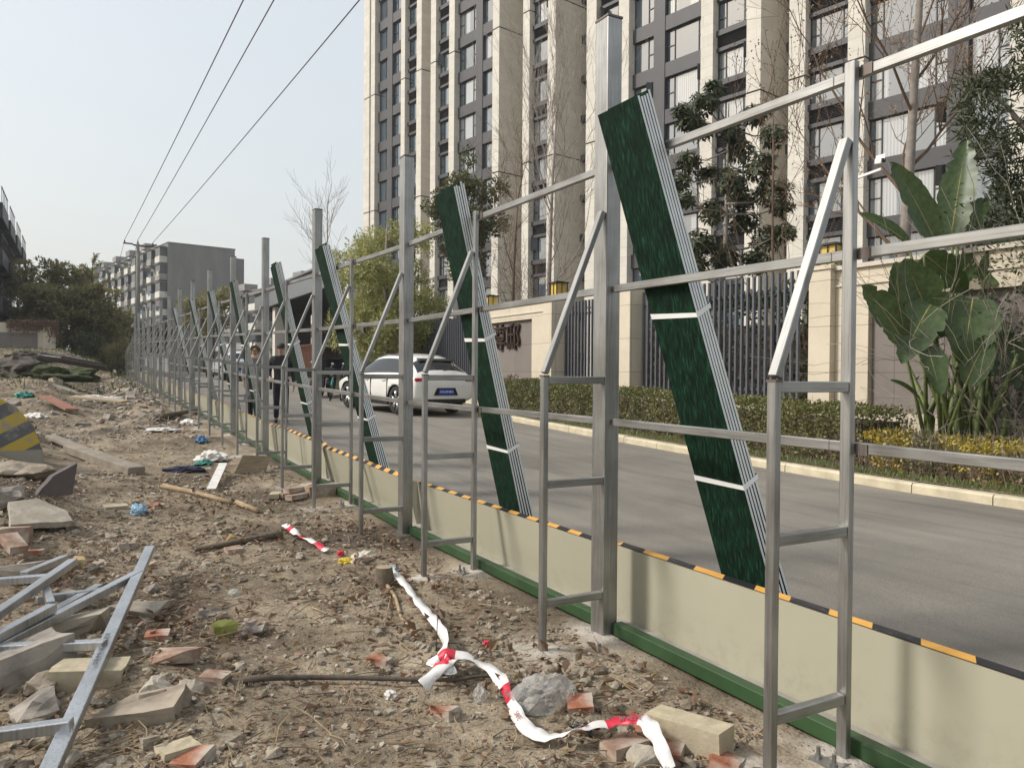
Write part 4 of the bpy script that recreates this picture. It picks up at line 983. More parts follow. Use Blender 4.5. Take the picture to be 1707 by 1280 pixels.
# ================================================================ vehicles
def make_suv(label,paint,plate,cat='car',name='parked_car'):
    t=thing(name,label,cat)
    # x, zbottom, halfwidth, zbelt, zroof, roof half width
    ST=[(-.98,.50,.70,.74,.80,.60),(-.97,.40,.84,.80,.92,.72),(-.93,.36,.90,.93,1.03,.76),(-.82,.33,.94,1.02,1.13,.74),(-.38,.30,.955,1.04,1.50,.60),(.15,.28,.96,1.03,1.59,.60),(1.1,.27,.96,1.00,1.62,.62),(1.75,.27,.955,.98,1.55,.60),(2.25,.27,.95,.97,1.25,.66),(2.6,.28,.945,.96,1.06,.74),(3.2,.30,.93,.88,.98,.72),(3.65,.34,.86,.74,.86,.66),(3.80,.40,.74,.62,.70,.56)]
    m=MB(); P_=[];n=0
    for x,zb,w,zt,zr,wr in ST:
        half=[(w*.80,zb),(w*.97,zb+.09),(w,zb+.32),(w*.985,(zb+.32+zt)/2+.05),(w*.955,zt),(wr+.03,zr-.075),(wr*.62,zr-.012),(0,zr)]
        ring=half+[(-a,b) for a,b in half[-2::-1]]; n=len(ring); P_+=[(x,a,b) for a,b in ring]
    F=[];MI=[];k=len(ST)
    for i in range(k-1):
        x0,x1=ST[i][0],ST[i+1][0]
        for j in range(n):
            a=i*n+j;b=i*n+(j+1)%n; F.append((a,(i+1)*n+j,(i+1)*n+(j+1)%n,b)); mi=0
            jj=min(j,n-2-j) if j<n-1 else -1
            if jj==4 and -.39<x0 and x1<2.3: mi=1
            if jj in(5,6) and (abs(x0+.82)<.01 or abs(x0-1.75)<.01): mi=1
            if jj in (-1,0) and x0>-.9: mi=2
            MI.append(mi)
    F.append(tuple(range(n))); F.append(tuple((k-1)*n+j for j in range(n-1,-1,-1))); MI+=[0,0]
    m.v=P_; m.f=F; m.m=MI
    o=m.build('body',[paint,'car_glass','car_black'],t,True); s=o.modifiers.new('s','SUBSURF'); s.levels=s.render_levels=2
    cut=MB()
    for x in (0,2.85):
        for sy in (-1,1): cut.tube([(x,sy*.93-.24,.37),(x,sy*.93+.26,.37)],.405,28)
    c=cut.build('cutter','car_black'); b=o.modifiers.new('b','BOOLEAN'); b.object=c; b.operation='DIFFERENCE'; b.solver='EXACT'
    bpy.context.view_layer.update(); frozen(o); bpy.data.objects.remove(c)
    for p in o.data.polygons: p.use_smooth=True
    for x in (0,2.85):
        for sy in (-1,1):
            y=sy*.82; m=MB(); m.lathe([(.24,-.115),(.33,-.12),(.362,-.09),(.368,0),(.362,.09),(.33,.12),(.24,.115)],(x,y,.37),30,1); w_=m.build('wheel','rubber',t,True)
            m=MB(); m.lathe([(.245,-.10),(.25,.0),(.245,.10)],(x,y,.37),30,1); m.lathe([(.001,sy*.085),(.06,sy*.085),(.06,sy*.05)],(x,y,.37),14,1)
            for q in range(5):
                a=q*2*math.pi/5+.3
                for da in (-.16,.16): m.beam((x+.04*math.cos(a),y+sy*.075,.37+.04*math.sin(a)),(x+.245*math.cos(a+da),y+sy*.095,.37+.245*math.sin(a+da)),.045,.03,(0,1,0))
            m.build('rim','alloy',w_,True); m=MB(); m.lathe([(.001,sy*-.02),(.235,sy*-.02)],(x,y,.37),20,1); m.build('brake','car_black',w_)
    for sy in (-1,1):
        m=MB(); m.box((-.93,sy*.74,.93),(.10,.30,.085)); o=m.build('tail_light','tail_red',t); bevel(o,.03,3)
        m=MB(); m.mi=0; m.box((2.02,sy*1.06,1.05),(.12,.2,.13)); o=m.build('wing_mirror',paint,t); bevel(o,.03,3)
        m=MB()
        for x in (.62,1.62): m.box((x,sy*.955,.88),(.2,.03,.028))
        m.build('door_handle',paint,t)
        m=MB()
        for x in (.42,1.36,2.3): m.box((x,sy*.952,.66),(.008,.03,.62))
        m.build('door_seam','car_black',t)
        m=MB(); m.tube([(-.1,sy*.54,1.47),(.3,sy*.55,1.545),(1.1,sy*.56,1.565),(1.6,sy*.55,1.50)],.02,6); m.build('roof_rail','car_black',t)
        m=MB(); m.box((.84,sy*.79,1.27),(.08,.02,.46),Matrix.Rotation(-.0,3,'Y')); 
        m=MB(); m.box((1.42,sy*.905,.30),(2.0,.07,.14)); m.build('side_skirt','car_black',t)
        m=MB()
        for x in (0,2.85): m.tube([(x+.405*math.cos(a),sy*.935,.37+.405*math.sin(a)) for a in [R_(2+12.5*i) for i in range(15)]],.016,6)
        m.build('wheel_arch','car_black',t,True)
    m=MB(); m.beam((-.40,-.50,1.425),(-.40,.50,1.425),.18,.035,(1,0,.35)); o=m.build('rear_spoiler','car_black',t); bevel(o,.012,2)
    m=MB(); m.box((-.985,0,.38),(.07,1.2,.11)); o=m.build('rear_bumper_trim','car_black',t); bevel(o,.03,3)
    m=MB(); m.prism([(-.36,.53),(.36,.53),(.27,.72),(-.27,.72)],0,-1.0,-.94); m.build('plate_recess','car_black',t)
    m=MB(); m.box((-1.008,0,.62),(.012,.44,.14)); pl=m.build('licence_plate','plate_blue',t); text_mesh(plate,.088,.001,'white_paint','plate_characters',pl,(-1.0155,0,.62),(R_(90),0,R_(-90)))
    m=MB(); m.box((-.985,0,.985),(.01,.16,.025)); m.build('badge','chrome',t)
    m=MB(); m.beam((-.845,0,1.16),(-.75,-.35,1.20),.018,.012); m.build('rear_wiper','car_black',t)
    return t
suv=make_suv('white sport utility car parked at the road edge beyond the second tall post','paint_white','川A·8948N')
suv.location=(8.06,19.15,zg(19.5)+.035); suv.rotation_euler=(0,R_(-1.2),R_(98))
c2=make_suv('pale silver car farther up the road behind the walking couple','paint_silver','川A·3')
for ch in list(c2.children):
    for g in list(ch.children):
        if g.name.startswith('plate_char'): bpy.data.objects.remove(g)
c2.location=(7.5,43.7,zg(43.7)+.035); c2.rotation_euler=(0,R_(-1.5),R_(94))
# share bikes and scooters
def make_bike(label,mat):
    t=thing('bicycle',label,'bicycle',(0,0,0),0,'share bikes parked beyond the white car')
    for x in (0,1.02):
        m=MB(); m.tube([(x+.31*math.cos(a),0,.33+.31*math.sin(a)) for a in [2*math.pi*i/24 for i in range(25)]],.022,6,False); w_=m.build('wheel','rubber',t,True)
        m=MB()
        for i in range(12):
            a=2*math.pi*i/12; m.tube([(x,(.02 if i%2 else -.02),.33),(x+.30*math.cos(a),0,.33+.30*math.sin(a))],.003,3,False)
        m.lathe([(.025,-.04),(.025,.04)],(x,0,.33),8,1); m.build('spokes','alloy',w_)
        m=MB(); m.tube([(x+.36*math.cos(a),0,.33+.36*math.sin(a)) for a in [R_(20+14*i) for i in range(10)]],.018,5); m.build('mudguard',mat,t)
    m=MB()
    for a,b,rd in (((0,0,.33),(.38,0,.30),.018),((.38,0,.30),(.28,0,.78),.02),((0,0,.33),(.30,0,.70),.014),((.38,0,.30),(.86,0,.68),.028),((.82,0,.92),(1.02,0,.33),.02)): m.tube([a,b],rd,7)
    m.build('frame',mat,t,True)
    m=MB(); m.tube([(.68,.29,1.02),(.80,.2,1.0),(.82,0,.94),(.80,-.2,1.0),(.68,-.29,1.02)],.014,6); m.build('handlebar','car_black',t)
    m=MB(); m.ball((.25,0,.84),.12,10,6,(1.15,.7,.35)); m.build('saddle','car_black',t,True)
    m=MB()
    for i in range(6): m.box((1.0+.05*i,0,.72),(.008,.26,.01)); m.box((1.0+.05*i,.13,.81),(.008,.01,.19)); m.box((1.0+.05*i,-.13,.81),(.008,.01,.19))
    for z in (.72,.80,.9): m.box((1.125,.13,z),(.26,.01,.012)); m.box((1.125,-.13,z),(.26,.01,.012)); m.box((1.255,0,z),(.01,.26,.012))
    m.build('basket','car_black',t)
    m=MB(); m.lathe([(.001,-.02),(.085,-.02),(.085,.02),(.001,.02)],(.38,.04,.30),14,1); m.beam((.38,.07,.30),(.46,.07,.16),.02,.015); m.beam((.38,-.07,.30),(.30,-.07,.44),.02,.015); m.build('crank','car_black',t)
    return t
for (x,y,rz,mt,lb) in ((7.25,25.4,72,'bike_teal','teal share bike at the left end of the bike row'),(7.62,25.35,64,'bike_yellow','yellow share bike nearest the white car front'),(7.95,26.1,75,'bike_yellow','second yellow share bike half hidden in the bike row'),(8.5,26.9,80,'bike_green','green share bike at the back of the bike row')):
    b=make_bike(lb,mt); b.location=(x,y,zg(y)+.035); b.rotation_euler=(R_(6),0,R_(rz))
def make_scooter(label):
    t=thing('motor_scooter',label,'scooter',(0,0,0),0,'dark scooters behind the share bikes')
    for x in (0,1.2):
        m=MB(); m.lathe([(.12,-.05),(.2,-.055),(.23,0),(.2,.055),(.12,.05)],(x,0,.23),18,1); w_=m.build('wheel','rubber',t,True); m=MB(); m.lathe([(.001,.03),(.125,.03),(.125,-.03),(.001,-.03)],(x,0,.23),12,1); m.build('rim','alloy',w_)
    m=MB(); m.prism([(-.25,.42),(-.2,.62),(.45,.66),(.5,.30),(.95,.30),(1.02,.80),(1.10,.82),(1.15,.45),(1.0,.22),(.1,.24)],1,-.14,.14); o=m.build('body','dark_navy',t); bevel(o,.04,2)
    m=MB(); m.ball((.12,0,.74),.3,12,6,(1.25,.55,.28)); m.build('saddle','car_black',t,True)
    m=MB(); m.tube([(.92,.33,1.02),(1.0,.1,1.0),(1.0,-.1,1.0),(.92,-.33,1.02)],.016,6); m.tube([(1.03,0,.75),(1.0,0,1.0)],.03,6); m.build('handlebar','car_black',t)
    for s in (-1,1): m=MB(); m.tube([(.95,s*.28,1.02),(.97,s*.36,1.2)],.006,4); m.ball((.97,s*.37,1.24),.06,8,5,(.4,1,.8)); m.build('mirror','chrome',t)
    m=MB(); m.add([(1.10,-.24,.85),(1.10,.24,.85),(.98,.22,1.38),(.98,-.22,1.38)],[(0,1,2,3)]); m.add([(1.094,-.24,.85),(1.094,.24,.85),(.974,.22,1.38),(.974,-.22,1.38)],[(3,2,1,0)]); m.build('windscreen','car_glass',t)
    m=MB(); m.b2((-.42,-.2,.72),(-.08,.2,1.05)); o=m.build('top_box','car_black',t); bevel(o,.04,2); return t
for (x,y,rz,lb) in ((7.9,27.8,70,'dark scooter with top box behind the yellow share bikes'),(8.6,28.3,78,'dark scooter farthest right behind the share bikes'),(7.2,27.3,62,'dark scooter at the left behind the teal bike')):
    b=make_scooter(lb); b.location=(x,y,zg(y)+.035); b.rotation_euler=(R_(5),0,R_(rz))
# ================================================================ people
def skinned(name,vs,es,mat,parent,root=0,sub=2):
    keys=list(vs); me=bpy.data.meshes.new(name); me.from_pydata([vs[k][0] for k in keys],[(keys.index(a),keys.index(b)) for a,b in es],[])
    me.materials.append(M_[mat]); o=bpy.data.objects.new(name,me); COL.objects.link(o)
    o.modifiers.new('k','SKIN'); s=o.modifiers.new('s','SUBSURF'); s.levels=s.render_levels=sub
    for i,k in enumerate(keys):
        q=me.skin_vertices[0].data[i]; rr_=vs[k][1]; q.radius=rr_ if isinstance(rr_,tuple) else (rr_,rr_); q.use_root=(i==root)
    bpy.context.view_layer.update(); frozen(o); o.data.materials.clear(); o.data.materials.append(M_[mat])
    for p in o.data.polygons: p.use_smooth=True
    o.parent=parent; return o
def person(label,loc,rz,h,stride,arms,coat,legs,hair,long_coat=False,scarf=None):
    t=thing('person',label,'person',loc,rz); k=h/1.72
    def S(x,y,z): return V((x*k,y*k,z*k))
    b={'pel':(S(0,0,.95),(.13*k,.10*k)),'sp':(S(0,0,1.15),(.125*k,.09*k)),'ch':(S(0,0,1.33),(.15*k,.10*k)),'nb':(S(0,.01,1.455),.06*k),'nk':(S(0,0,1.52),.05*k),'hd':(S(0,-.015,1.60),(.068*k,.085*k)),'hd2':(S(0,0,1.665),(.074*k,.092*k)),'ht':(S(0,.005,1.71),(.05*k,.06*k))}
    e=[('pel','sp'),('sp','ch'),('ch','nb'),('nb','nk'),('nk','hd'),('hd','hd2'),('hd2','ht')]
    for s,nm in ((-1,'r'),(1,'l')):
        st=stride*s; el,wr,pa=arms[nm]
        b.update({'sh'+nm:(S(s*.185,.01,1.405),.062*k),'el'+nm:(S(*el),.043*k),'wr'+nm:(S(*wr),.028*k),'pa'+nm:(S(*pa),(.034*k,.02*k)),
                  'hp'+nm:(S(s*.09,0,.90),.085*k),'kn'+nm:(S(s*.095,-.04-st*.5,.50+abs(st)*.05),.056*k),'an'+nm:(S(s*.10,.02-st*1.0,.095),.036*k),'to'+nm:(S(s*.115,-.13-st*1.0,.04),.034*k)})
        e+=[('ch','sh'+nm),('sh'+nm,'el'+nm),('el'+nm,'wr'+nm),('wr'+nm,'pa'+nm),('pel','hp'+nm),('hp'+nm,'kn'+nm),('kn'+nm,'an'+nm),('an'+nm,'to'+nm)]
        d=(V(pa)-V(wr)).normalized(); w0=V(pa)
        for i,(off,ln) in enumerate(((-.03,.055),(-.011,.07),(.010,.075),(.030,.065))):
            a=w0+d*.045+V((0,off,0)); c=a+d*ln*.55+V((-s*.012,0,0)); f=a+d*ln*.9+V((-s*.035,0,0))
            for q,pp,rr_ in (('a',a,.0095),('b',c,.0085),('c',f,.007)): b['f%s%d%s'%(nm,i,q)]=(S(*pp),rr_*k)
            e+=[('pa'+nm,'f%s%da'%(nm,i)),('f%s%da'%(nm,i),'f%s%db'%(nm,i)),('f%s%db'%(nm,i),'f%s%dc'%(nm,i))]
        a=w0+V((0,-.035,0)); c=a+V((-s*.01,-.02,0))+d*.03; b['t%sa'%nm]=(S(*a),.011*k); b['t%sb'%nm]=(S(*c),.009*k); e+=[('pa'+nm,'t%sa'%nm),('t%sa'%nm,'t%sb'%nm)]
    skinned('body',b,e,'skin',t)
    # face
    m=MB(); m.add([S(-.013,-.088,1.60),S(.013,-.088,1.60),S(0,-.122,1.602),S(0,-.096,1.645)],[(0,1,2),(1,3,2),(3,0,2)]); m.build('nose','skin',t,True)
    for s in (-1,1):
        m=MB(); m.ball(S(s*.032,-.088,1.642),.011*k,8,5,(1.4,.6,.7)); m.build('eye','hair_black',t,True)
        m=MB(); m.beam(S(s*.016,-.095,1.664),S(s*.05,-.084,1.664),.006,.007); m.build('eyebrow','hair_black',t)
        m=MB(); m.ball(S(s*.08,.008,1.625),.022*k,8,5,(.45,.8,1.4)); m.build('ear','skin',t,True)
    m=MB(); m.ball(S(0,-.094,1.572),.014*k,8,5,(1.7,.5,.45)); m.build('mouth','lips',t,True)
    for nm in 'rl': pass
    j={x:(b[x][0],tuple(q*1.22+.012 for q in b[x][1]) if isinstance(b[x][1],tuple) else b[x][1]*1.28+.010) for x in ('pel','sp','ch','nb','shr','shl','elr','ell','wrr','wrl')}
    j['hem']=(S(0,0,.84),(.165*k,.125*k)); 
    for nm in 'rl': j['cu'+nm]=(b['wr'+nm][0].lerp(b['el'+nm][0],.1),.042*k); del j['wr'+nm]
    skinned('jacket',j,[('hem','pel'),('pel','sp'),('sp','ch'),('ch','nb'),('ch','shr'),('ch','shl'),('shr','elr'),('shl','ell'),('elr','cur'),('ell','cul')],coat,t,1)
    tr={'pe':(S(0,0,.93),(.135*k,.11*k))}
    for nm in 'rl':
        for x,rr_ in (('hp',.10),('kn',.075),('an',.058)): tr[x+nm]=(b[x+nm][0]+(V((0,0,-.01)) if x=='an' else V((0,0,0))),rr_*k)
    skinned('trousers',tr,[('pe','hpr'),('pe','hpl'),('hpr','knr'),('hpl','knl'),('knr','anr'),('knl','anl')],legs,t)
    for nm in 'rl':
        a,c=b['an'+nm][0],b['to'+nm][0]; m=MB(); m.ball((a.lerp(c,.55)-V((0,0,.015))),.14*k,12,6,(.36,1.0,.36)); m.build('shoe','shoe',t,True)
    if long_coat:
        m=MB(); P_=[]
        for z,rx,ry in ((1.02,.19,.15),(.85,.215,.175),(.65,.225,.19),(.46,.235,.20)):
            for q in range(16): a=q*math.pi/8; P_.append(S(rx*math.cos(a),ry*math.sin(a)+.0,z))
        m.add(P_,[(16*i+q,16*i+(q+1)%16,16*(i+1)+(q+1)%16,16*(i+1)+q) for i in range(3) for q in range(16)]); o=m.build('coat_skirt',coat,t,True); o.modifiers.new('s','SOLIDIFY').thickness=.012
    if hair=='cap':
        m=MB(); P_=[]
        m.lathe([(.102*k,1.655*k),(.106*k,1.69*k),(.092*k,1.735*k),(.05*k,1.765*k),(.001,1.77*k)],(0,.0,0),18); o=m.build('knit_cap','hair_black',t,True); o.scale=(.92,1.08,1)
    else:
        r=random.Random(5); m=MB()
        for q in range(90):
            v=rvec(r); 
            if v.z<-.15 and v.y<.2: continue
            if v.y<-.55 and v.z<.45: continue
            m.ball(S(v.x*.095,.015+v.y*.10,1.665+v.z*.095),.030*k,6,4)
        m.build('hair','hair_brown',t,True)
        for s in (-1,1):   # spectacles
            pass
        m=MB()
        for s in (-1,1): m.tube([S(s*.033+.026*math.cos(a),-.104,1.640+.02*math.sin(a)) for a in [math.pi*q/5 for q in range(11)]],.002,4,False)
        m.build('spectacles','car_black',t)
    if scarf:
        m=MB(); m.lathe([(.075*k,1.43*k),(.11*k,1.45*k),(.115*k,1.49*k),(.08*k,1.53*k)],(0,0,0),16); m.build('scarf',scarf,t,True)
    else:
        m=MB(); m.lathe([(.085*k,1.44*k),(.088*k,1.47*k),(.07*k,1.50*k)],(0,0,0),16); m.build('collar',coat,t,True)
    return t,k
man,k=person('person in black jacket, dark cap and navy trousers walking towards the fence',(3.90,17.5,zg(17.5)+.036),R_(-12),1.72,.13,{'r':((-.27,.05,1.13),(-.235,-.17,.99),(-.215,-.25,.95)),'l':((.27,.06,1.12),(.275,-.03,.87),(.275,-.05,.79))},'jacket_black','trousers_navy','cap')
m=MB(); m.b2((-.03,-.02,-.16),(.03,.02,.02)); o=m.build('black_pouch','jacket_black',None,False,man.matrix_world@V((-.255,-.29,.90))); o.location=(3.90+(-.215*math.cos(R_(-12))+.285*math.sin(R_(-12))),17.5+(-.215*math.sin(R_(-12))-.285*math.cos(R_(-12))),zg(17.5)+.94); tag(bevel(o,.01,2),'small black pouch held in the hand of the walker in the cap','pouch')
wom,k=person('person in grey checked coat with fluffy brown hair and spectacles walking behind',(3.50,18.35,zg(18.3)+.036),R_(-11),1.66,.10,{'r':((-.25,.04,1.13),(-.24,-.10,.90),(-.235,-.13,.82)),'l':((.25,.04,1.13),(.24,-.12,.92),(.22,-.19,.87))},'coat_check','trousers_navy','fluffy',True,'scarf')
# ================================================================ things lying on the dirt
def pzp(u,v,z):
    d=f2+r3*((u-853.5)/1292.7)-u3*((v-640)/1292.7); return V((0,0,CAMZ))+d*((z-CAMZ)/d.z)
def pg(u,v):   # where a sight line meets the terrain
    d=f2+r3*((u-853.5)/1292.7)-u3*((v-640)/1292.7); d=d/d.length; o=V((0,0,CAMZ)); t=1.5; st=.05
    while t<90:
        p=o+d*t
        if p.z<G(p.x,p.y): break
        t+=st; st=.05+t*.004
    a,b=t-st,t
    for i in range(20):
        c=(a+b)/2; p=o+d*c
        if p.z<G(p.x,p.y): b=c
        else: a=c
    return V((p.x,p.y,G(p.x,p.y)))
def hull(r,n,sx,sy,sz,box=False,rough=.0,keep=.9):
    bm=bmesh.new()
    for i in range(n):
        v=V((r.uniform(-1,1),r.uniform(-1,1),r.uniform(-1,1)))
        if not box: v=v.normalized()*r.uniform(.8,1) if v.length>.1 else V((1,0,0))
        bm.verts.new((v.x*sx/2,v.y*sy/2,v.z*sz/2))
    if box:
        for a in (-1,1):
            for b in (-1,1):
                for c in (-1,1):
                    if r.random()<keep: bm.verts.new((a*sx/2*r.uniform(.93,1),b*sy/2*r.uniform(.93,1),c*sz/2*r.uniform(.93,1)))
    g=bmesh.ops.convex_hull(bm,input=bm.verts[:]); 
    bmesh.ops.delete(bm,geom=[v for v in bm.verts if not v.link_faces],context='VERTS')
    bmesh.ops.dissolve_limit(bm,angle_limit=R_(12),verts=bm.verts[:],edges=bm.edges[:])
    if rough:
        bmesh.ops.triangulate(bm,faces=bm.faces[:]); bmesh.ops.subdivide_edges(bm,edges=bm.edges[:],cuts=2,use_grid_fill=True)
        o=r.uniform(0,50); s=min(sx,sy,sz)
        for v in bm.verts: v.co+=v.co.normalized()*(noise.noise(v.co*(2.5/s)+V((o,o,o)))*rough*s)+V((noise.noise(v.co*(7/s)+V((o,0,o))),)*3)*rough*s*.35
    return bm
def from_bm(bm,name,mat,loc,rot,parent=None,smooth=False):
    me=bpy.data.meshes.new(name); bm.to_mesh(me); bm.free(); me.materials.append(M_[mat]); o=bpy.data.objects.new(name,me); COL.objects.link(o); o.location=loc; o.rotation_euler=rot
    if parent: o.parent=parent
    return o
rg=random.Random(77)
def rock(name,label,cat,p,size,mat,tilt=.2,box=False,rz=None,rough=.10,group=None,sink=.35,n=16,keep=.9):
    bm=hull(rg,n,size[0],size[1],size[2],box,rough,keep)
    if rz is None: rz=rg.uniform(0,6.28)
    o=from_bm(bm,name,mat,(p[0],p[1],p[2]+size[2]*(.5-sink)),(rg.uniform(-tilt,tilt),rg.uniform(-tilt,tilt),rz)); return tag(o,label,cat,group)
BR=(.24,.115,.055)
def brk(label,u,v,rz,mat='brick_red',frac=1.,tilt=.12,dz=0,up=False):
    p=pg(u,v); s=(BR[0]*frac,BR[1],BR[2]); 
    if up: s=(BR[0]*frac,BR[2],BR[1])
    return rock('brick',label,'brick',(p.x,p.y,p.z+dz),s,mat,tilt,True,R_(rz),.12,None,.30,5,.95)
for a in [('dusty brick half lying flat below the plank, left of the tape',352,1030,30,'brick_dark',.62),('broken brick with dark underside right of the yellow leaf',424,1056,70,'brick_dark',.62),('orange brick stub standing just right of the fallen steel frame',262,1066,80,'brick_red',.5),('upright brick end with dusty top, low left below the frame',358,1136,60,'brick_dusty',.5),('orange brick piece at the bottom edge left of centre',322,1272,50,'brick_red',.55),('pale broken brick lying beside the bottom orange brick',297,1258,15,'block_cream',.6),('small orange brick end lying alone on the open dirt',742,1190,20,'brick_red',.3),('flat pinkish brick sliver near the middle of the dirt',632,1107,40,'brick_red',.3),('small dusty red brick with pale top near the long thin log',390,920,10,'brick_dusty',.55),('red brick with pale top lying in the open, far left of the tape',213,912,5,'brick_dusty',.6),('narrow orange brick standing on edge near the left side',57,925,80,'brick_red',.6),('brick beside the blue knotted bag',262,845,20,'brick_red',.45),('long pale brick left of the blue knotted bag',193,848,10,'block_cream',.9)]:
    brk(a[0],*a[1:])
for a in [('orange broken brick half under the red and white tape',1082,1218,60,'brick_red',.6),('brick leaning beneath the tape by the cream block',1115,1258,40,'brick_red',.7),('rounded brick under the tape, left of the cream block',1040,1250,5,'brick_dusty',.75),('small red brick corner showing beside the plastic bag',967,1180,60,'brick_red',.55),('orange brick peeping up at the bottom edge by the post',1210,1277,30,'brick_red',.4)]: brk(*a)
rock('concrete_block','long cream aerated block lying by the brace foot at the bottom','block',pg(1147,1245),(.34,.125,.12),'block_cream',.06,True,R_(-72),.015,None,.05,2,1.)
rock('concrete_lump','pale rounded lump at the bottom edge under the tape','rubble',pg(1078,1278),(.24,.2,.12),'rubble_pale',.1)
rock('yellow_lump','yellow ochre lump lying near the long thin log','rubble',pg(386,902),(.15,.13,.11),'yellow_lump',.1,n=30)
rock('brown_lump','dark brown clod beside the fallen frame ends','rubble',pg(134,945),(.16,.14,.16),'yellow_lump',.1)
# brick pile by the fence, each brick loose
q=pg(482,828)
for i,(dx,dy,dz,rz,mt,lb) in enumerate([(0,0,0,20,'brick_dusty','bottom left brick of the small stack by the fence'),(.05,-.14,0,28,'brick_dusty','front brick of the small stack by the fence'),(.16,.05,.0,24,'brick_dusty','bottom right brick of the small stack by the fence'),(.06,-.02,.058,22,'brick_dusty','upper brick lying across the small stack by the fence'),(.20,.10,.06,40,'block_cream','pale brick tilted on top of the small stack'),(-.14,.05,.0,70,'block_cream','pale brick end left of the small stack'),(.36,-.02,.0,18,'brick_dusty','large dusty brick right of the small stack')]):
    s=BR if i!=6 else (.42,.16,.13)
    rock('brick',lb,'brick',(q.x+dx,q.y+dy,q.z+dz),s,mt,.06,True,R_(rz),.03,None,.1,2,1.)
# big pieces on the left
def slab(name,label,cat,pts,th,mat,rough=.004):   # pts: world corner loop
    n=len(pts); c=sum((V(p) for p in pts),V())/n; nr=(V(pts[1])-V(pts[0])).cross(V(pts[-1])-V(pts[0])).normalized(); bm=bmesh.new()
    a=[bm.verts.new(V(p)-c) for p in pts]; b=[bm.verts.new(V(p)-c-nr*th) for p in pts]
    bm.faces.new(a); bm.faces.new(b[::-1])
    for i in range(n): bm.faces.new((a[i],b[i],b[(i+1)%n],a[(i+1)%n]))
    bmesh.ops.recalc_face_normals(bm,faces=bm.faces[:])
    bmesh.ops.triangulate(bm,faces=bm.faces[:]); bmesh.ops.subdivide_edges(bm,edges=bm.edges[:],cuts=3,use_grid_fill=True)
    for v in bm.verts: v.co+=V((nz(v.co.x*9,v.co.y*9,v.co.z*9),nz(v.co.x*9+5,v.co.y*9,v.co.z*9),nz(v.co.x*9,v.co.y*9+5,v.co.z*9)))*rough*2
    return tag(from_bm(bm,name,mat,c,(0,0,0)),label,cat)
t=thing('striped_barrier','fallen concrete barrier block with worn yellow and black stripes','barrier block',(pg(74,772).x-.02,pg(74,772).y,pg(74,772).z-.08),R_(6))
m=MB(); m.prism([(-1.6,0),(.02,0),(.0,.22),(-.10,.55),(-.28,.80),(-.60,1.02),(-1.0,1.10),(-1.6,1.12)],1,-.16,.2); o=m.build('block','hazard_paint',t); o.rotation_euler=(R_(-12),0,0); bevel(o,.03,2)
a,b=pg(118,756),pg(228,792)
m=MB(); m.beam(a+V((0,0,.08)),b+V((0,0,.05)),.22,.12,(1,.4,0)); o=m.build('concrete_beam','plank_grey'); bevel(o,.015,2); tag(o,'grey-brown concrete beam lying below the striped barrier','beam')
a,b=pg(84,738),pg(128,752); m=MB(); m.beam(a+V((0,0,.10)),b+V((0,0,.06)),.06,.16,(0,0,1)); o=m.build('timber_board','plank_grey'); tag(bevel(o,.008),'weathered dark board tucked between the striped barrier and the beam','board')
p=pg(60,880); slab('broken_slab','pale flat broken slab lying on the near left rubble','slab',[p+V((-.16,-.22,.08)),p+V((.26,-.02,.04)),p+V((.22,.16,.10)),p+V((.0,.30,.20)),p+V((-.2,.2,.2))],.05,'rubble_pale')
p=pg(85,828); slab('stone_slab','dark upright slab edge behind the pale broken slab','slab',[p+V((-.15,-.15,.0)),p+V((.18,.1,.0)),p+V((.22,.14,.30)),p+V((.02,-.02,.20))],.06,'slate')
for (u,v,s,mt,lb,bx,*rz_) in [(45,800,(.85,.5,.34),'rubble','large rounded concrete mass at the left edge below the barrier',False),(8,845,(.5,.4,.35),'rubble_grey','broken lump at the left edge under the large mass',False),(12,905,(.3,.22,.18),'brick_dusty','reddish broken block at the left edge',True),(30,960,(.45,.35,.12),'rubble_grey','flat grey piece at the left edge above the steel frames',True),(100,1060,(.46,.24,.14),'rubble_pale','pale split stone lying under the fallen frame diagonal',True,-.2),(150,1130,(.30,.20,.10),'block_cream','cream pitted slab propped under the fallen steel member',True),(30,1125,(.42,.30,.20),'rubble_grey','grey block at the left below the fallen frame',True),(75,1150,(.26,.2,.14),'rubble','grey stone wedged under the fallen frame',False),(232,1190,(.36,.20,.10),'rubble','flat muddy kerb piece right of the fallen steel member',True,-.42),(258,1155,(.20,.16,.12),'rubble_pale','knobbly pale lump on the flat muddy kerb piece',False),(318,1148,(.17,.13,.09),'rubble_pale','pale wedge stone between kerb piece and upright brick',False),(230,1020,(.30,.2,.1),'rubble_pale','pale cracked stone behind the top of the fallen frame',True),(285,1100,(.24,.13,.08),'brick_dusty','dusty reddish block just right of the steel member',True),(60,1190,(.3,.24,.16),'rubble_grey','dark grey lump under the lowest frame rung',False),(110,1275,(.16,.13,.08),'rubble_pale','small pale stone at the bottom left corner',False)]:
    rock('rubble_lump',lb,'rubble',pg(u,v),s,mt,.18,bx,rz_[0] if rz_ else None,.14)
rock('brick','brick edge on the leaning slab at the left edge','brick',pg(22,930)+V((0,0,.1)),(.24,.12,.06),'brick_dusty',.4,True)
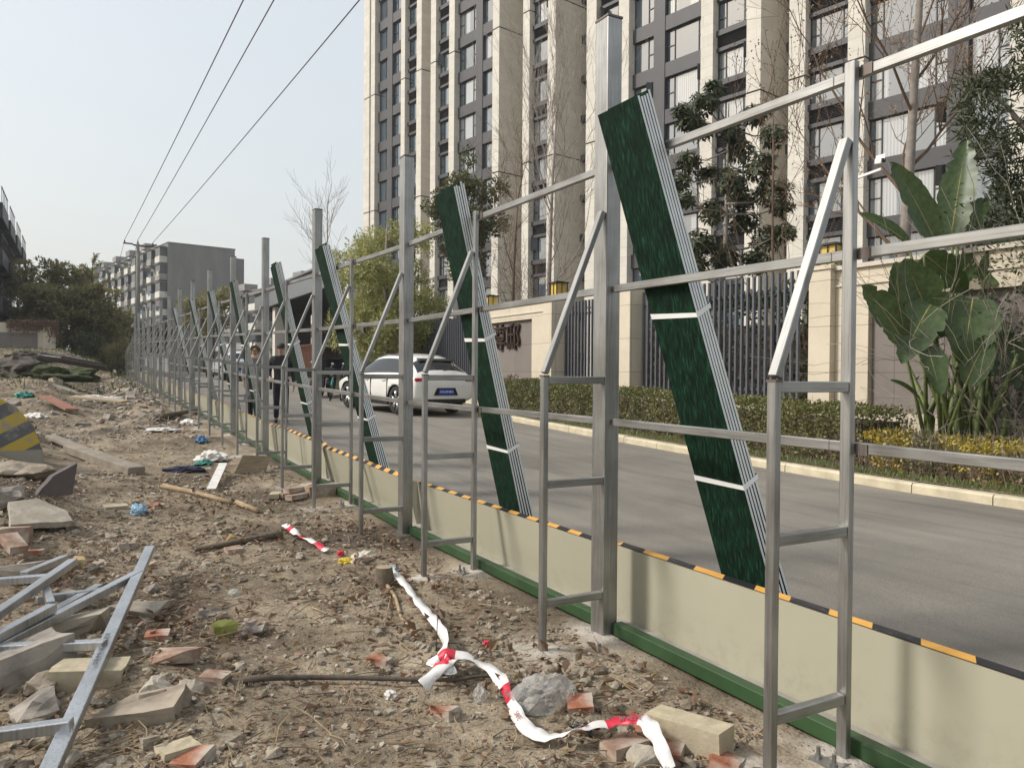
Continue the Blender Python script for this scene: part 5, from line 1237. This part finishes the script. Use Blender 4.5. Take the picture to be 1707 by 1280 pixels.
# fallen welded steel frames
def steel_frame(label,members):
    t=thing('fallen_steel_frame',label,'steel frame',tuple(members[0][0]),0,'welded brace frames dumped on the rubble'); o0=V(members[0][0])
    for i,(a,b,w,h) in enumerate(members):
        m=MB(); a,b=V(a)-o0,V(b)-o0; m.beam(a,b,w,h,(0,0,1)); bevel(m.build('steel_member','galv_pile',t),.004,2)
    return t
def Z_(u,v,z): return pzp(u,v,z)
m1a,m1b=Z_(62,1330,.15),Z_(250,914,.27)
f_=lambda s:m1a.lerp(m1b,s)
dirl=(Z_(0,1222,.17)-Z_(118,1208,.18)); 
st=steel_frame('long steel brace frame lying nearest on the near-left rubble',[(m1a,m1b,.042,.06),(Z_(120,1207,.20),Z_(-60,1232,.17),.042,.05),(Z_(176,1074,.22),Z_(-60,1083,.20),.042,.05),(Z_(232,955,.25),Z_(-30,1092,.20),.042,.05)])
tx=text_mesh('Q235B 40×60  GB/T 3091 热镀锌方管',.024,.0004,'frame_dark','stencil_print',st,tuple(f_(.33)-m1a+V((0,0,.0335))),(0,0,0)); dv=(m1b-m1a).normalized(); tx.rotation_euler=Matrix((dv,V((0,0,1)).cross(dv).normalized(),dv.cross(V((0,0,1)).cross(dv).normalized()))).transposed().to_euler(); tx.location=tuple(f_(.38)-m1a+tx.matrix_basis.to_3x3()@V((0,0,.0325)))
steel_frame('steel brace frame lying crosswise in the middle of the dumped stack',[(Z_(122,936,.32),Z_(-40,1048,.30),.042,.05),(Z_(90,962,.28),Z_(-40,972,.28),.042,.05),(Z_(85,1008,.27),Z_(72,968,.27),.042,.04),(Z_(88,1012,.27),Z_(-40,1080,.24),.042,.05)])
steel_frame('steel brace frame at the back of the dumped stack',[(Z_(108,930,.22),Z_(40,958,.24),.042,.05),(Z_(60,1000,.17),Z_(170,985,.14),.042,.04),(Z_(165,978,.14),Z_(90,1020,.15),.042,.05)])
# timber, logs, sticks
def stick(name,label,cat,pts,r0,r1,mat,group=None):
    pts=[V(p) for p in pts]; n=len(pts); return tag(MB().tube(pts,[r0+(r1-r0)*i/(n-1) for i in range(n)],8).build(name,mat,None,True),label,cat,group)
def gpts(l,h): return [pg(u,v)+V((0,0,h)) for u,v in l]
stick('branch','long dark bent branch lying across the open dirt beside the tape knot','branch',gpts([(405,1144),(450,1140),(520,1139),(600,1140),(700,1143),(760,1143),(800,1137),(832,1137)],.03),.016,.007,'stick_dark')
stick('log','pale brown split log lying beyond the blue knotted bag','log',gpts([(272,814),(310,822),(350,832),(385,842)],.03),.030,.026,'bark_light')
stick('log','shorter pale log end beyond the brick stack','log',gpts([(395,842),(430,856)],.03),.03,.026,'bark_light')
stick('log','thin dark log lying left of the first caution tape strip','log',gpts([(325,922),(400,908),(470,896)],.03),.02,.03,'bark_dry')
stick('timber_pole','thin pole lying at the foot of the far braces','pole',gpts([(270,700),(330,688)],.08),.06,.05,'bark_dry')
stick('root','thin curved root running down from the tree stump','root',gpts([(645,978),(660,1000),(668,1030),(690,1060),(712,1070)],.012),.014,.006,'bark_light')
for i,(l,lab) in enumerate([([(710,1072),(760,1075),(800,1080),(850,1078)],'thin fallen stick under the end of the white tape'),([(520,1015),(560,1032)],'pale dry twig on the dirt left of the stump'),([(800,1098),(820,1065)],'thin twig near the red wrapper'),([(655,980),(640,1050)],'dry stem right below the stump'),([(415,1052),(300,1078)],'thin twig carrying the big yellow-green leaf')]):
    stick('twig',lab,'twig',gpts(l,.012),.005,.003,'bark_light')
stick('weed_stem','thin upright dry stalk in the middle of the dirt','weed',[pg(727,1085),pg(727,1085)+V((.01,0,.25))],.003,.002,'stick_dark')
stick('weed_stem','thin pale stalk bending up beyond the beam','weed',[pg(265,815),pg(272,800)+V((0,0,.3)),pg(278,790)+V((.02,0,.75))],.006,.003,'bark_light')
t=thing('tree_stump','small sawn tree stump beside the caution tape','stump',tuple(pg(640,975))); m=MB(); m.lathe([(.10,-.05),(.070,.03),(.060,.11),(.055,.125)],(0,0,0),14); m.build('stump_bark','bark_dry',t,True); m=MB(); m.lathe([(.0555,.126),(.001,.128)],(0,0,0),14); m.build('cut_face','timber',t)
# caution tape
RB=[]
def ribbon(label,pts,w,rolls,red,seed,name='caution_tape'):
    RB.clear()
    r=random.Random(seed); t=thing(name,label,'caution tape',tuple(pts[0]),0,'torn strips of red and white caution tape'); o0=V(pts[0])
    P_=[V(p)-o0 for p in pts]; dense=[];rl=[]
    for i in range(len(P_)-1):
        p0=P_[max(0,i-1)];p1=P_[i];p2=P_[i+1];p3=P_[min(len(P_)-1,i+2)]
        for k in range(10):
            f=k/10; dense.append(.5*((2*p1)+(p2-p0)*f+(2*p0-5*p1+4*p2-p3)*f*f+(3*p1-p0-3*p2+p3)*f**3)); rl.append(rolls[i]+(rolls[i+1]-rolls[i])*f)
    dense.append(P_[-1]); rl.append(rolls[-1]); m=MB(); vs_=[];L=0;mi=[]
    for i,p in enumerate(dense):
        d=(dense[min(i+1,len(dense)-1)]-dense[max(0,i-1)]); d=d.normalized() if d.length>1e-6 else V((1,0,0)); s=d.cross(V((0,0,1))); s=s.normalized() if s.length>1e-3 else V((1,0,0)); s=Quaternion(d,rl[i])@s; nn=s.cross(d)
        wr=.004*math.sin(i*.9+seed)
        ww=w*(.9+.35*nz(i*.23,seed*3.1)); fo=.006*nz(i*.4,seed,4); vs_+=[p-s*ww/2+nn*(wr+fo),p-nn*(wr*.6+fo),p+s*ww/2+nn*(wr+fo)]
        if i: L+=(dense[i]-dense[i-1]).length
        RB.append((p,d,s,nn))
        mi.append(1 if red and (L%red[0])>red[1] else 0)
    m.add(vs_,[(3*i+j,3*i+j+1,3*i+j+4,3*i+j+3) for i in range(len(dense)-1) for j in range(2)]); m.m=[mi[i] for i in range(len(dense)-1) for j in range(2)]
    o=m.build('strip',['tape_white','tape_red'],t,True); o.modifiers.new('s','SOLIDIFY').thickness=.0012; return t,o0
def rp(l): return [pg(u,v)+V((0,0,h*.62+.024)) for u,v,h in l]
ribbon('white back of caution tape strip running down from the tree stump',rp([(652,968,.10),(672,985,.06),(692,1010,.05),(712,1036,.05),(728,1060,.07),(742,1082,.05),(734,1106,.015)]),.058,[.2,.1,-.2,.2,.5,1.0,.3],None,2)
tp,o0=ribbon('long crumpled red and white tape running from the branch to the bottom edge',rp([(705,1156,.02),(735,1142,.09),(770,1128,.10),(812,1132,.06),(838,1156,.04),(852,1186,.03),(874,1226,.03),(912,1246,.03),(955,1243,.06),(1010,1236,.08),(1050,1240,.12),(1075,1250,.14),(1096,1270,.10),(1115,1300,.02)]),.062,[.9,.2,-.5,.2,.6,.9,.5,.2,-.5,.1,.2,.5,.9,.6],(.75,.62),5)
for i,(ix,tx_) in enumerate([(56,'SAFE'),(83,'安全'),(100,'警戒线'),(46,'SAFE')]):
    p,d,s,nn=RB[ix]; 
    if nn.dot(V((-.2,-.6,.75)))<0: nn=-nn
    e=Matrix((d,nn.cross(d),nn)).transposed().to_euler(); text_mesh(tx_,.032,.0004,'ink','tape_print',tp,tuple(p+nn*.006),e)
ribbon('loop of caution tape knotted round the long branch',rp([(728,1110,.02),(742,1128,.09),(752,1142,.05),(735,1136,.10),(718,1126,.05),(745,1124,.12),(790,1122,.07)]),.058,[.4,1.2,.2,-.9,.5,1.,.2],(.2,.12),7)
ribbon('short torn tape strip lying far up the dirt beside the thin log',rp([(474,880,.02),(486,893,.05),(500,902,.04),(520,912,.05),(545,925,.02)]),.06,[.3,.7,-.3,.2,.4],(.34,.2),9)
# litter
def crumple(name,label,cat,p,size,mat,seed,amp=.35,parts=1):
    bm=bmesh.new(); bmesh.ops.create_icosphere(bm,subdivisions=4,radius=.5)
    for v in bm.verts:
        n=v.co.normalized(); q=n*2.2+V((seed,seed,0)); k=1+amp*(noise.noise(q)+.6*abs(noise.noise(q*2.3))-.25*abs(noise.noise(q*5))); v.co=V((n.x*size[0]*k,n.y*size[1]*k,max(-.2,n.z)*size[2]*k))*.5
    return tag(from_bm(bm,name,mat,(p[0],p[1],p[2]+size[2]*.1),(0,0,seed),None,True),label,cat)
crumple('plastic_bag','crumpled clear plastic film lying against the caution tape','plastic bag',pg(905,1172),(.30,.22,.20),'plastic_film',3.1,.22)
crumple('plastic_scrap','small scrap of clear film below the branch end','plastic scrap',pg(800,1165),(.07,.05,.10),'plastic_film',4.7)
crumple('plastic_bag','small pale blue knotted bag on the dirt','plastic bag',pg(232,856),(.17,.14,.16),'bag_blue',5.3,.3)
crumple('plastic_bag','clear round plastic cup dome lying near the steel frames','plastic bag',pg(390,992),(.085,.085,.07),'bottle_clear',6.1,.08)
crumple('paper_scrap','crumpled white paper below the long branch','paper',pg(651,1162),(.06,.05,.05),'cloth_white',2.2,.5)
crumple('wrapper','red and white crumpled wrapper near the brace foot','wrapper',pg(812,1078),(.07,.05,.05),'pack_red',3.9,.6)
crumple('paper_scrap','white paper flaps around the red wrapper','paper',pg(800,1084),(.13,.05,.025),'cloth_white',7.7,.5)
crumple('film_scrap','black plastic scrap under the tape by the bricks','plastic scrap',pg(980,1218),(.12,.07,.04),'car_black',8.3,.6)
crumple('wrapper','yellow and blue food packet by the stump','wrapper',pg(578,938),(.12,.07,.06),'pack_yellow',9.1,.5)
crumple('wrapper','small pink packet beside the yellow food packet','wrapper',pg(568,926),(.05,.05,.07),'pack_red',9.9,.5)
crumple('paper_bag','pale crumpled paper bag behind the yellow packet','paper',pg(605,932),(.24,.15,.09),'paper',10.3,.4)
crumple('plastic_sheet','folded pale blue plastic piece beside the stump','plastic scrap',pg(655,948),(.16,.06,.04),'bag_blue',11.3,.3)
for i,(u,v,s,mt,nm,lab) in enumerate([(352,766,(.42,.3,.2),'cloth_white','plastic_sheet','crumpled white plastic sheet halfway up the dirt'),(338,775,(.3,.22,.12),'plastic_teal','plastic_sheet','teal plastic scrap beside the white sheet'),(308,785,(.5,.16,.10),'cloth_navy','cloth_scrap','dark navy cloth lying left of the white sheet'),(336,738,(.24,.2,.18),'plastic_blue','plastic_bag','bright blue plastic bag beyond the white sheet'),(270,718,(.6,.35,.10),'cloth_white','plastic_sheet','flat white sheet on the stony ground further up'),(316,706,(.55,.3,.14),'cloth_white','plastic_sheet','white sacking at the foot of the far braces'),(150,668,(1.2,.6,.25),'cloth_white','plastic_sheet','white torn sheeting on the far left heap'),(40,662,(.5,.4,.25),'plastic_teal','plastic_sheet','teal plastic scrap on the far left heap'),(190,668,(.8,.5,.2),'cloth_white','plastic_sheet','second white torn sheeting right of the far heap'),(60,697,(.5,.3,.2),'cloth_white','plastic_sheet','pale sheeting above the striped barrier'),(160,575,(.7,.6,.4),'cloth_white','plastic_sheet','small pale heap below the far trees')]):
    crumple(nm,lab,'plastic scrap' if 'cloth' not in nm else 'cloth',pg(u,v),s,mt,12+i*1.7,.5)
# plank-like white strip
a,b=pg(352,822),pg(372,792); m=MB(); m.beam(a+V((0,0,.05)),b+V((0,0,.16)),.10,.008,(1,0,0)); o=m.build('plastic_strip','cloth_white'); tag(o,'white flat plastic strip propped up beyond the log','strip')
a=pg(415,790); m=MB(); m.add([(-.2,0,0),(.22,.02,0),(.30,.05,.22),(-.08,.0,.26)],[(0,1,2,3)]); o=m.build('cardboard','timber',None,False,tuple(a)); o.modifiers.new('s','SOLIDIFY').thickness=.01; tag(o,'brown cardboard flap standing before the far braces','cardboard')
# leaf on the twig
t=MB(); P_=[]
for i in range(14): a=2*math.pi*i/14; rr_=.075*(1+.25*math.cos(a)+.06*math.cos(5*a)); P_.append((rr_*math.cos(a),rr_*math.sin(a)*.8,.02*math.cos(2*a)))
t.add(P_+[(0,0,.01)],[(i,(i+1)%14,14) for i in range(14)]); o=t.build('fallen_leaf','leaf_yg',None,False,tuple(pg(368,1062)+V((0,0,.05)))); o.rotation_euler=(.7,.1,.4); o.modifiers.new('s','SOLIDIFY').thickness=.001; tag(o,'big yellow-green heart-shaped leaf on the dirt','leaf')
# far heap: dark sheet stack, mossy carpet, timber
sheet=thing('sheet_stack','dark wide sheet lying tilted on the far heap','sheet stack',tuple(pg(125,617)+V((0,-1.5,.1))),R_(-16))
def place(l): return [pg(u,v)+V((0,0,h)) for u,v,h in l]
q=pg(120,640); 
for i in range(3):
    m=MB(); m.box((0,0,.20+.05*i),(2.6-.1*i,.9,.03),Matrix.Rotation(.18,3,'Y')@Matrix.Rotation(-.25,3,'X')); m.build('sheet','slate' if i<2 else 'dark_navy',sheet)
m=MB()
for i in range(4): m.beam((-1.3,-.4+.22*i,.55),(-.4,-.45+.22*i,.44),.06,.05)
m.build('steel_strip','galv_pile',sheet)
crumple('moss_mound','mossy green carpet lump on the far left heap','mound',pg(92,636),(2.6,1.2,.8),'moss',31,.6)
crumple('soil_mound','dark soil mound at the far left edge','mound',pg(30,628),(3.6,1.8,1.1),'mud_dark',33,.35)
crumple('soil_mound','dark clod heap before the vine wall','mound',pg(50,604),(2.0,1.0,.8),'mud_dark',35,.35)
for i,(a,b,lab) in enumerate([((95,655),(128,660),'greyish concrete plank on the far heap'),((75,672),(120,690),'reddish timber board on the far heap'),((120,672),(210,676),'long pale board lying along the far heap')]):
    p,q2=pg(*a),pg(*b); m=MB(); m.beam(p+V((0,0,.18)),q2+V((0,0,.10)),.28,.05,(0,1,.1)); tag(m.build('board',['concrete_light','timber_red','timber'][i]),lab,'board')
# scattered rubble chunks of the far heap, individually
protos=[]
for i in range(7):
    bm=hull(rg,14,.26*rg.uniform(.7,1.2),.2*rg.uniform(.7,1.2),.14,rg.random()<.4,.10); me=bpy.data.meshes.new('rubble_chunk'); bm.to_mesh(me); bm.free(); protos.append(me)
glab={'rubble':('brown earthy rubble chunk among the scatter left of the fence','brown rubble chunks scattered left of the fence'),'rubble_pale':('pale angular rubble chunk among the scatter left of the fence','pale rubble chunks scattered left of the fence'),'rubble_grey':('grey angular rubble chunk among the scatter left of the fence','grey rubble chunks scattered left of the fence'),'brick_dusty':('dusty brick fragment among the scatter left of the fence','brick fragments scattered left of the fence')}
def chunk(x,y,s,mt):
    me=protos[rg.randrange(7)].copy() if False else protos[rg.randrange(7)]
    key=(me.name,mt)
    if key not in CH: c=me.copy(); c.materials.clear(); c.materials.append(M_[mt]); CH[key]=c
    o=bpy.data.objects.new('rubble_chunk',CH[key]); COL.objects.link(o); o.location=(x,y,G(x,y)+.02*s); o.rotation_euler=(rg.uniform(-.4,.4),rg.uniform(-.4,.4),rg.uniform(0,6.28)); o.scale=(s,s*rg.uniform(.8,1.1),s*rg.uniform(.7,1.1)); tag(o,glab[mt][0],'rubble',glab[mt][1])
CH={}
n=0
while n<290:
    f=rg.random()
    if f<.30: y=rg.uniform(17,38); x=rg.gauss(1.25,.42)
    elif f<.44: y=rg.uniform(14,34); x=rg.uniform(-2.6,1.2)
    elif f<.62: y=rg.uniform(6.5,16); x=rg.gauss(-.75-.03*y,.6)
    else: y=rg.uniform(3.1,7.5); x=rg.gauss(.12,.30)
    if x>2.0 or (y<6.8 and x<-.9): continue
    chunk(x,y,(rg.uniform(.2,.62) if y<7.6 else rg.uniform(.4,1.0)*(1 if y<12 else 1.5)),rg.choice(['rubble_pale','rubble_pale','rubble_grey','rubble_grey','brick_dusty'] if y>9 else ['rubble_grey','rubble_pale','rubble','rubble','rubble','brick_dusty'])); n+=1
# loose stones, litter and twigs nobody could count
def scatter_xy(r):
    f=r.random()
    if f<.55: y=2.2+9*r.random()**1.5; x=r.uniform(-.5-.04*y,2.45)
    elif f<.8: y=r.uniform(2.6,9); x=r.gauss(.0,.5)
    else: y=r.uniform(9,30); x=r.uniform(-2.6,2.2)
    return x,y
base=[]
for i in range(6):
    bm=hull(rg,9,1,.8,.55); bm.verts.index_update(); base.append(([v.co.copy() for v in bm.verts],[[v.index for v in f.verts] for f in bm.faces])); bm.free()
m=MB(); r=random.Random(17)
for i in range(15000):
    x,y=scatter_xy(r); d=nz(x*1.4,y*1.4,40)
    if d<-.05 and r.random()<.75: continue
    s=.012+.045*r.random()**3.2; 
    if y>9: s*=1.8
    vs_,fs_2=base[r.randrange(6)]; a=r.uniform(0,6.28); ca,sa=math.cos(a)*s,math.sin(a)*s; z=G(x,y); m.mi=r.choice([0,0,0,1,1,2])
    m.add([(x+v.x*ca-v.y*sa,y+v.x*sa+v.y*ca,z+v.z*s+.1*s) for v in vs_],fs_2)
tag(m.build('loose_stones',['rubble','rubble_pale','brick_dusty']),kind='stuff')
clods=[]
for i in range(8):
    bm=bmesh.new(); bmesh.ops.create_icosphere(bm,subdivisions=2,radius=.5); o_=i*7.3
    for v in bm.verts: n_=v.co.normalized(); v.co=n_*.5*(1+.55*noise.noise(n_*1.9+V((o_,0,0)))+.3*noise.noise(n_*4.5+V((0,o_,0)))); v.co.z*=.62
    bm.verts.index_update(); clods.append(([v.co.copy() for v in bm.verts],[[v.index for v in f.verts] for f in bm.faces])); bm.free()
m=MB()
for i in range(2900):
    f=r.random()
    if f<.35: x,y=r.gauss(1.35,.55),r.gauss(6.6,2.0)
    elif f<.6: x,y=r.gauss(.15,.4),r.uniform(2.6,9)
    elif f<.75: x,y=r.gauss(1.95,.22),r.uniform(2.1,4)
    else: x,y=scatter_xy(r)
    if x>2.42 or y<1.9: continue
    if nz(x*1.7,y*1.7,70)<-.1: continue
    s=.014+.07*r.random()**3; vs_,fs_2=clods[r.randrange(8)]; a=r.uniform(0,6.28); ca,sa=math.cos(a)*s,math.sin(a)*s; z=G(x,y); m.mi=0 if r.random()<.6 else 1
    m.add([(x+v.x*ca-v.y*sa,y+v.x*sa+v.y*ca,z+v.z*s+.08*s) for v in vs_],fs_2)
tag(m.build('soil_clods',['clod','clod_dark']),kind='stuff')
m=MB()
for i in range(1500):     # dead leaves gathered in drifts
    cx_,cy_=[(1.2,6.9),(1.9,5.3),(1.6,4.1),(.5,4.7),(1.95,2.7),(1.0,8.6),(2.2,6.6),(-.1,6.2)][r.randrange(8)]; x,y=r.gauss(cx_,.33),r.gauss(cy_,.42)
    if x>2.45: continue
    m.mi=r.choice([0,1,1]); s=r.uniform(.03,.085); leafquad(m,V((x,y,G(x,y)+.01+.02*r.random())),V((r.uniform(-1,1),r.uniform(-1,1),r.uniform(-.3,.5))),V((r.uniform(-.7,.7),r.uniform(-.7,.7),1)),s,s*.55,r.uniform(-.3,.3))
tag(m.build('dead_leaf_drift',['leaf_fallen','leaf_brown']),kind='stuff')
m=MB()
for i in range(13000):
    x,y=scatter_xy(r); 
    if nz(x*1.1,y*1.1,50)<-.08 and r.random()<.8: continue
    m.mi=r.choice([0,0,1]); s=r.uniform(.015,.05)*(1.5 if y>9 else 1); leafquad(m,V((x,y,G(x,y)+.006+.012*r.random())),V((r.uniform(-1,1),r.uniform(-1,1),r.uniform(-.15,.25))),V((r.uniform(-.5,.5),r.uniform(-.5,.5),1)),s,s*.5,r.uniform(-.2,.2))
tag(m.build('leaf_litter',['leaf_fallen','leaf_brown']),kind='stuff')
m=MB()
for i in range(1500):
    x,y=scatter_xy(r); a=r.uniform(0,6.28); l=r.uniform(.05,.28); p=V((x,y,G(x,y)+.008)); d=V((math.cos(a),math.sin(a),0))*l; e=p+d; e.z=G(e.x,e.y)+.01+.03*r.random(); m.mi=r.choice([0,1,1]); mid=(p+e)/2+V((r.uniform(-.02,.02),r.uniform(-.02,.02),.006)); m.tube([p,mid,e],[.003,.0025,.0015],4,False)
tag(m.build('dry_twigs',['bark_dry','bark_light']),kind='stuff')
m=MB()
for i in range(8500):
    y=15+40*r.random()**1.2; x=r.uniform(-4.5,2.1)
    if i%4==0: y=r.uniform(17,38); x=r.gauss(1.3,.38)
    if nz(x*.9,y*.45,33)<-.05 and r.random()<.7: continue
    s=.03+.17*r.random()**3
    vs_,fs_2=base[r.randrange(6)]; a=r.uniform(0,6.28); ca,sa=math.cos(a)*s,math.sin(a)*s; z=G(x,y); m.mi=r.choice([0,0,0,1,1,2,2,3])
    tl=r.uniform(-.5,.5); m.add([(x+v.x*ca-v.y*sa,y+v.x*sa+v.y*ca,z+v.z*s*.8+.1*s+tl*v.x*s) for v in vs_],fs_2)
tag(m.build('rubble_field',['rubble','rubble_pale','rubble_grey','brick_dusty']),kind='stuff')
m=MB()
for i in range(2600):
    x=r.uniform(-4,2.2); y=r.uniform(26,54)
    if nz(x*.9,y*.5,60)<.05: continue
    leafquad(m,V((x,y,G(x,y))),V((r.uniform(-.6,.6),r.uniform(-.6,.6),1)),rvec(r),r.uniform(.12,.3),.03)
tag(m.build('rough_grass','grass'),kind='stuff')
# ================================================================ thin winter haze over the whole place
hb=MB(); hb.b2((-75,-45,-1.5),(110,290,66)); ho=hb.build('haze',[]); tag(ho,kind='stuff')
hm=bpy.data.materials.new('haze'); hm.use_nodes=True; hn=hm.node_tree; hn.nodes.clear(); o_=hn.nodes.new('ShaderNodeOutputMaterial'); pv=hn.nodes.new('ShaderNodeVolumePrincipled')
pv.inputs['Density'].default_value=.00055; pv.inputs['Color'].default_value=(.93,.95,.97,1); pv.inputs['Anisotropy'].default_value=.2; hn.links.new(pv.outputs[0],o_.inputs['Volume']); ho.data.materials.append(hm)
